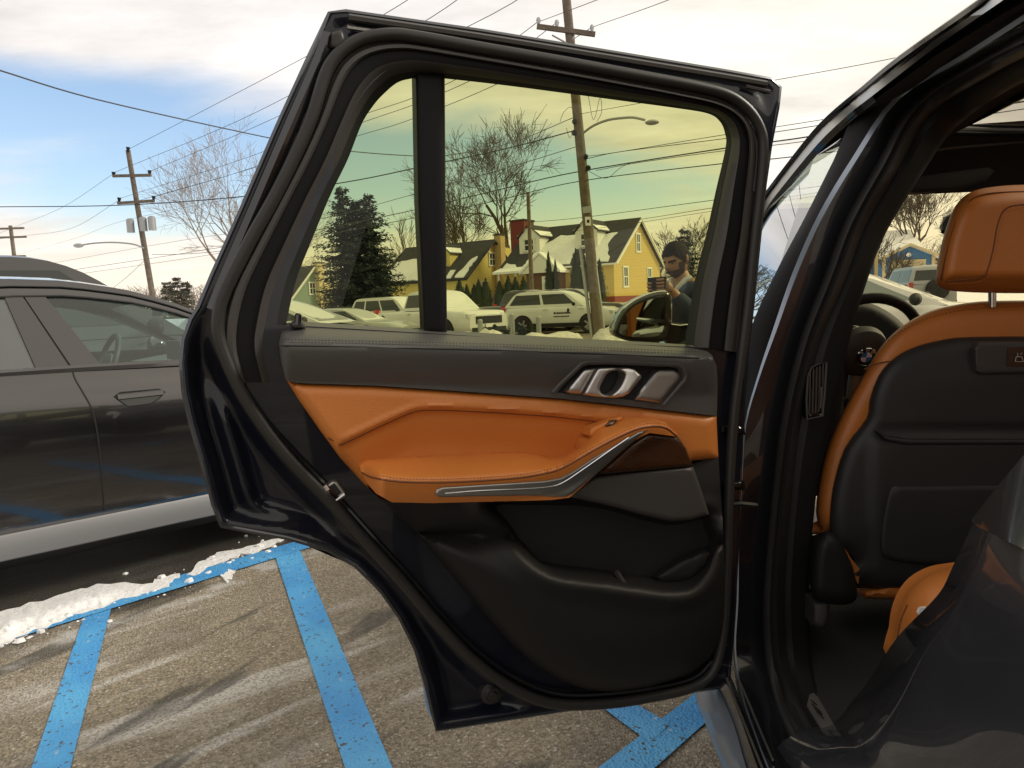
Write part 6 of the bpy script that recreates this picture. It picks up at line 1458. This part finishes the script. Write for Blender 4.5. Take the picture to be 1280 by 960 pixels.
h5 = empty('garage', ((gl_.x + gr_.x) / 2, YG + 3, zg), 0, 'blue garage with a cream door and a snowy roof, seen through the windscreen', 'garage')
MB().prism([(gl_.x, YG, zg), (gr_.x, YG, zg), (gr_.x, YG, gl_.z), (ga.x, YG, ga.z), (gl_.x, YG, gl_.z)], (0, 6, 0)).build('wall', M['bluesid'], h5, smooth=False)
for a, sgn in ((gl_, -1), (gr_, 1)):
    MB().prism([(a.x + sgn * .25, YG - .3, gl_.z - .15), (ga.x, YG - .3, ga.z + .05), (ga.x, YG + 6, ga.z + .05), (a.x + sgn * .25, YG + 6, gl_.z - .15)], (0, 0, .16)).build('roof', M['snow'], h5, smooth=False)
    MB().tube([(a.x + sgn * .25, YG - .34, gl_.z - .10), (ga.x, YG - .34, ga.z + .10)], .09, 4).build('barge_board', M['cream'], h5)
    MB().box((a.x - sgn * .1, YG - .04, (zg + gl_.z) / 2), (.2, .08, gl_.z - zg)).build('corner_board', M['cream'], h5, smooth=False)
MB().box((ga.x - .0, YG - .05, zg + 1.05), (2.3, .1, 2.1)).build('door_frame', M['cream'], h5, smooth=False)
for i in range(4): MB().box((ga.x, YG - .09, zg + .25 + i * .49), (2.0, .1, .45)).build('door_panel', mat('garage_door', (.42, .36, .25), .6) if i == 0 else bpy.data.materials['garage_door'], h5, smooth=False)
MB().blob((ga.x, YG - .1, ga.z - .55), (.18, .08, .15), 8, 6).build('gable_lamp', M['white'], h5)
Ah = gpos(1146, 66)
house('beige house with a snowy roof behind the blue garage', (Ah.x, Ah.y), (-.99, .1), 3.4, 5, 1.2, 3.6, 5.2, mat('beige_siding', (.42, .38, .28), .8), M['white_trim'], M['snow'], wins=(('front', .25, 2.4, .8, 1.0),))
c = gpos(1092, 23); bn = empty('waste_bin', c, 0, 'dark waste bin standing before the blue house corner', 'bin')
MB().tube([c, c + Vector((0, 0, 1.0))], [.38, .46], 14).build('bin_body', mat('bin_green', (.03, .05, .035), .6), bn)
MB().tube([c + Vector((0, 0, 1.0)), c + Vector((0, 0, 1.12))], [.50, .46], 14).build('bin_lid', mat('bin_lid', (.10, .12, .09), .6), bn)

# ================================================================ street edge: snow bank, bollards, shrubs
rk = random.Random(9)
def mound(px0, px1, Y, h, label, seed):
    a = gpos(px0, Y); b = gpos(px1, Y); L = (b - a).length; n = max(8, int(L / .25)); rows = []
    for i in range(n + 1):
        t = i / n; c = a.lerp(b, t); e = math.sin(math.pi * min(1, max(0, t))) ** .45 if 0 < t < 1 else 0; row = []
        for k in range(11):
            u = k / 10 * 2 - 1; z = h * e * (1 - u * u) * (.75 + .75 * noise.noise(Vector((c.x * 1.1, u * 1.6, seed))) + .35 * noise.noise(Vector((c.x * 3.3, u * 4, seed + 3))))
            row.append(c + Vector((0, u * 1.3, max(-.02, z + .004))))
        rows.append(row)
    tag(MB().loft(rows).build('snow_bank', M['dirty_snow'], sharp=80), label, 'snow', 'snow banks along the lot')
mound(425, 535, 21, .62, 'ploughed snow bank below the white pickup, left of the window upright', 1)
mound(555, 636, 21.5, .60, 'ploughed snow bank right of the window upright', 2)
mound(640, 735, 20.5, .50, 'low snow bank in front of the white compact SUV', 3)
mound(738, 790, 19.5, .58, 'snow bank at the foot of the near pole', 4)
mound(1150, 1290, 15, .6, 'snow bank seen through the windscreen by the headrest', 6)
for i, (px, top) in enumerate(((600, 399), (640, 392), (673, 395))):
    b = gpos(px, 23); t = AY(px, top, 23); o = MB().tube([b + Vector((0, 0, -.02)), Vector((b.x, b.y, t.z - .04)), Vector((b.x, b.y, t.z))], [.085, .085, .05], 12).build('bollard', M['steel'])
    tag(o, ['grey bollard in the snow in front of the white pickup', 'grey bollard behind the red tail lamp of the white compact SUV', 'grey bollard in front of the rear door of the white compact SUV'][i], 'bollard', 'bollards along the lot')
for i, (px, top, w) in enumerate(((618, 407, 12), (652, 408, 10), (662, 404, 12), (632, 413, 8))):
    Y = 21.8; b = gpos(px, Y); h = max(.3, AY(px, top, Y).z); sb_ = MB(); rn = random.Random(i)
    for k in range(260):
        th = rn.uniform(0, 2 * math.pi); f = rn.random(); rr_ = w * Y / 900 * .55 * math.sin(math.pi * (.18 + .8 * f)) * rn.uniform(.7, 1.05)
        p = b + Vector((rr_ * math.cos(th), rr_ * math.sin(th), h * f)); s = rn.uniform(.04, .08); v = Vector((rn.gauss(0, 1), rn.gauss(0, 1), rn.gauss(0, 1))).normalized(); u = v.orthogonal().normalized()
        sb_.add([p - u * s, p + v * s, p + u * s, p - v * s * .6], [(0, 1, 2, 3)])
    tag(sb_.build('shrub', M['arbor'], smooth=False), ['small round evergreen shrub right of the left bollard', 'small evergreen shrub just right of the middle bollard', 'taller evergreen shrub between the two right bollards', 'lowest evergreen shrub left of the middle bollard'][i], 'shrub', 'small evergreen shrubs at the kerb')

# ================================================================ the man with a phone
YM = 5.0
mb_ = AY(856, 390, YM); MX, MY = mb_.x, mb_.y
man = empty('person', (MX, MY, 0), 0, 'man in a navy jacket looking down at his phone beyond the wing mirror', 'person')
M['skin'] = mat('skin', (.30, .155, .095), .5, var=(20, .3, (.24, .12, .07)))
M['navy'] = mat('navy_cloth', (.024, .042, .13), .85, bump=('noise', 60, .5, .006), var=(8, .5, (.035, .06, .17)))
M['trouser'] = mat('dark_trousers', (.015, .015, .018), .9)
M['shirt'] = mat('pale_shirt', (.48, .50, .55), .8)
M['beard'] = mat('short_beard', (.045, .026, .018), .8, spec=.2)
M['hair'] = mat('dark_hair', (.006, .004, .003), .7, bump=('noise', 90, .9, .006), spec=.1)
f = Vector((-.80, -.60, 0)).normalized(); l = Vector((f.y, -f.x, 0)); UPZ = Vector((0, 0, 1))      # l points to his right-hand side in the picture
if l.x < 0: l = -l
O = Vector((MX, MY, 0))
ztop = AY(845, 304, YM).z
def J(ff, ll, z): return O + f * ff + l * ll + UPZ * z
def skin(name, verts, edges, radii, m, parent, levels=2):
    me = bpy.data.meshes.new(name); me.from_pydata([Vector(v) for v in verts], edges, []); ob = bpy.data.objects.new(name, me); COL.objects.link(ob)
    md = ob.modifiers.new('s', 'SKIN'); sv = me.skin_vertices[0].data
    for i, r in enumerate(radii): sv[i].radius = (r, r) if not isinstance(r, tuple) else r
    sv[0].use_root = True
    sb = ob.modifiers.new('u', 'SUBSURF'); sb.levels = levels; sb.render_levels = levels
    dg = bpy.context.evaluated_depsgraph_get(); m2 = bpy.data.meshes.new_from_object(ob.evaluated_get(dg))
    V = [v.co.copy() for v in m2.vertices]; F = [tuple(p.vertices) for p in m2.polygons]
    bpy.data.objects.remove(ob); bpy.data.meshes.remove(me); bpy.data.meshes.remove(m2)
    return put(name, V, F, m, parent, sharp=180) if parent is not False else (V, F)
k = ztop / 1.76
sh_z, hip_z = 1.42 * k, .92 * k
hand = AY(823, 356, YM - .30)                                         # where the phone is held
wr_l = hand - f * .06 + l * .05 + UPZ * -.03; wr_r = hand - f * .05 - l * .06 + UPZ * -.05
el_l = J(.10, .30, 1.08 * k); el_r = J(.16, -.27, 1.05 * k)
bv = [J(0, 0, hip_z), J(.0, 0, 1.05 * k), J(-.01, 0, 1.25 * k), J(.0, 0, sh_z), J(.03, 0, 1.50 * k), J(.055, 0, 1.58 * k),
      J(0, .185, sh_z - .02), el_l, wr_l, J(0, -.185, sh_z - .02), el_r, wr_r,
      J(0, .10, hip_z - .05), J(.03, .11, .50 * k), J(0, .11, .10), J(.14, .12, .045), J(0, -.10, hip_z - .05), J(.04, -.11, .50 * k), J(.0, -.11, .10), J(.14, -.12, .045)]
be = [(0, 1), (1, 2), (2, 3), (3, 4), (4, 5), (3, 6), (6, 7), (7, 8), (3, 9), (9, 10), (10, 11), (0, 12), (12, 13), (13, 14), (14, 15), (0, 16), (16, 17), (17, 18), (18, 19)]
br = [.10, .09, .10, .085, .055, .06, .055, .042, .03, .055, .042, .03, .085, .06, .045, .04, .085, .06, .045, .04]
V1, F1 = skin('body', bv, be, br, M['skin'], False)
bodym = MB().add(V1, F1)
# head
hc = J(.075, 0, 0); hc.z = ztop - .118; tilt = R(20)
hf = (f * math.cos(tilt) - UPZ * math.sin(tilt)); hu = (UPZ * math.cos(tilt) + f * math.sin(tilt))
def head_pt(th, ph, off=0.0):
    # th from crown, ph from forward
    dz = math.cos(th); s = math.sin(th); df = s * math.cos(ph); dl = s * math.sin(ph)
    r_f, r_l, r_u = .098, .075, .118
    q = [df * r_f, dl * r_l, dz * r_u]
    if dz < 0: q[1] *= 1 - .22 * dz * dz; q[0] += .018 * (-dz) * max(0, df)
    nose = math.exp(-((ph if ph < math.pi else ph - 2 * math.pi) / .20) ** 2 - ((dz + .12) / .16) ** 2); q[0] += .026 * nose
    brow = math.exp(-((ph if ph < math.pi else ph - 2 * math.pi) / .7) ** 2 - ((dz - .16) / .07) ** 2); q[0] += .006 * brow
    eye = sum(math.exp(-(((ph if ph < math.pi else ph - 2 * math.pi) - e) / .16) ** 2 - ((dz - .05) / .06) ** 2) for e in (-.42, .42)); q[0] -= .009 * eye
    nrm = Vector((df, dl, dz))
    return hc + hf * (q[0] + nrm.x * off) + l * (q[1] + nrm.y * off) + hu * (q[2] + nrm.z * off)
NT, NPH = 26, 40
def head_part(cond, off, rim=True):
    mb = MB(); idx = {}
    def vid(i, j):
        j %= NPH
        if (i, j) not in idx:
            idx[(i, j)] = len(mb.V); th = math.pi * i / NT; ph = 2 * math.pi * j / NPH; o_ = off(th, ph) if callable(off) else off
            mb.V.append(head_pt(th, ph, o_))
        return idx[(i, j)]
    for i in range(NT):
        for j in range(NPH):
            th = math.pi * (i + .5) / NT; ph = 2 * math.pi * (j + .5) / NPH; pp = ph if ph < math.pi else ph - 2 * math.pi
            if cond(math.cos(th), pp): mb.F.append((vid(i, j), vid(i + 1, j), vid(i + 1, j + 1), vid(i, j + 1)))
    return mb
hd_ = head_part(lambda z, p: True, 0.0); bodym.add(hd_.V, hd_.F)
for sg in (-1, 1):      # ears
    bodym.blob(hc + l * (.077 * sg) - hf * .012, (.012, .02, .032), 8, 6)
# hands with five fingers each closing round the phone
def fingers(w, tgt, side):
    palm = w.lerp(tgt, .55); bodym.tube([w, palm, palm.lerp(tgt, .5)], [.028, .040, .034], 8)
    for i in range(4):
        off = UPZ * (.030 - .021 * i); b_ = palm + off + (tgt - palm) * .2
        m_ = tgt + off * 1.05 + f * .024 + l * (.030 * side); e_ = tgt + off + f * (.045 - .004 * abs(i - 1)) - l * (.012 * side)
        bodym.tube([b_, b_.lerp(m_, .6) + f * .008, m_, e_], [.011, .0105, .0095, .007], 7)
    bodym.tube([palm + UPZ * .02 - f * .01, palm + UPZ * .045 - l * .01 * side, tgt + UPZ * .05 - l * (.02 * side) - f * .01], [.013, .012, .008], 7)
fingers(wr_l, hand + l * .035, 1); fingers(wr_r, hand - l * .035 - UPZ * .02, -1)
bodym.build('body', M['skin'], man, sharp=180)
# hair, brows and beard follow the skull
hairline = lambda p: .50 - .70 * max(0, (abs(p) - .65)) if abs(p) < 1.4 else max(-.62, -.03 - .9 * (abs(p) - 1.4))
head_part(lambda z, p: z > hairline(p), lambda th, ph: .006 + .012 * max(0, math.cos(th)) * .8 + .010 * math.sin(th) * noise.noise(Vector((th * 9, math.cos(ph) * 4, math.sin(ph) * 4)))).build('hair', M['hair'], man, sharp=180)
head_part(lambda z, p: (-.95 < z < -.36 and abs(p) < 1.45 and not (-.56 < z < -.44 and abs(p) < .35)) or (-.40 < z < -.02 and 1.0 < abs(p) < 1.35), .003).build('beard', M['beard'], man, sharp=180)
head_part(lambda z, p: .13 < z < .24 and .14 < abs(p) < .75, .003).build('eyebrows', M['hair'], man, sharp=180)
for e in (-.42, .42):
    MB().blob(head_pt(math.acos(.04), e % (2 * math.pi), -.002), (.010, .010, .006), 8, 6).build('eye', M['hair'], man)
# clothes
jv = [J(0, 0, hip_z - .10), J(.0, 0, 1.05 * k), J(-.01, 0, 1.25 * k), J(-.01, 0, sh_z), J(0, .19, sh_z - .02), el_l, wr_l - (wr_l - el_l) * .10, J(0, -.19, sh_z - .02), el_r, wr_r - (wr_r - el_r) * .10]
skin('jacket', jv, [(0, 1), (1, 2), (2, 3), (3, 4), (4, 5), (5, 6), (3, 7), (7, 8), (8, 9)], [(.20, .15), (.185, .145), (.20, .15), (.14, .10), .098, .078, .050, .098, .078, .050], M['navy'], man)
MB().tube([J(.02, .075, sh_z + .07), J(.06, .06, sh_z + .06), J(.11, .03, sh_z + .0), J(.135, .0, sh_z - .06), J(.11, -.03, sh_z + .0), J(.06, -.06, sh_z + .06), J(.02, -.075, sh_z + .07)], .020, 8).build('shirt_collar', M['shirt'], man)
skin('trousers', [J(0, 0, hip_z), J(0, .10, hip_z - .06), J(.03, .11, .50 * k), J(0, .11, .12), J(0, -.10, hip_z - .06), J(.04, -.11, .50 * k), J(0, -.11, .12)], [(0, 1), (1, 2), (2, 3), (0, 4), (4, 5), (5, 6)], [.155, .105, .082, .065, .105, .082, .065], M['trouser'], man)
for s_ in (.115, -.115):
    MB().blob(J(.06, s_, .05), (.14, .055, .05), 12, 6, Matrix((f, l, UPZ)).transposed()).build('shoe', M['black'], man)
ph = empty('phone', hand, 0, 'black phone held sideways by the man in the navy jacket', 'phone')
M3 = Matrix((l, f, UPZ)).transposed()
MB().box(hand + f * .012 + UPZ * .012, (.155, .009, .075), M=M3).build('phone_case', M['gloss'], ph, smooth=False)
MB().box(hand + f * .006 + UPZ * .012, (.145, .003, .068), M=M3).build('phone_screen', M['car_glass'], ph, smooth=False)
MB().box(hand + f * .019 + l * .05 + UPZ * .03, (.03, .004, .03), M=M3).build('phone_camera', M['black'], ph, smooth=False)
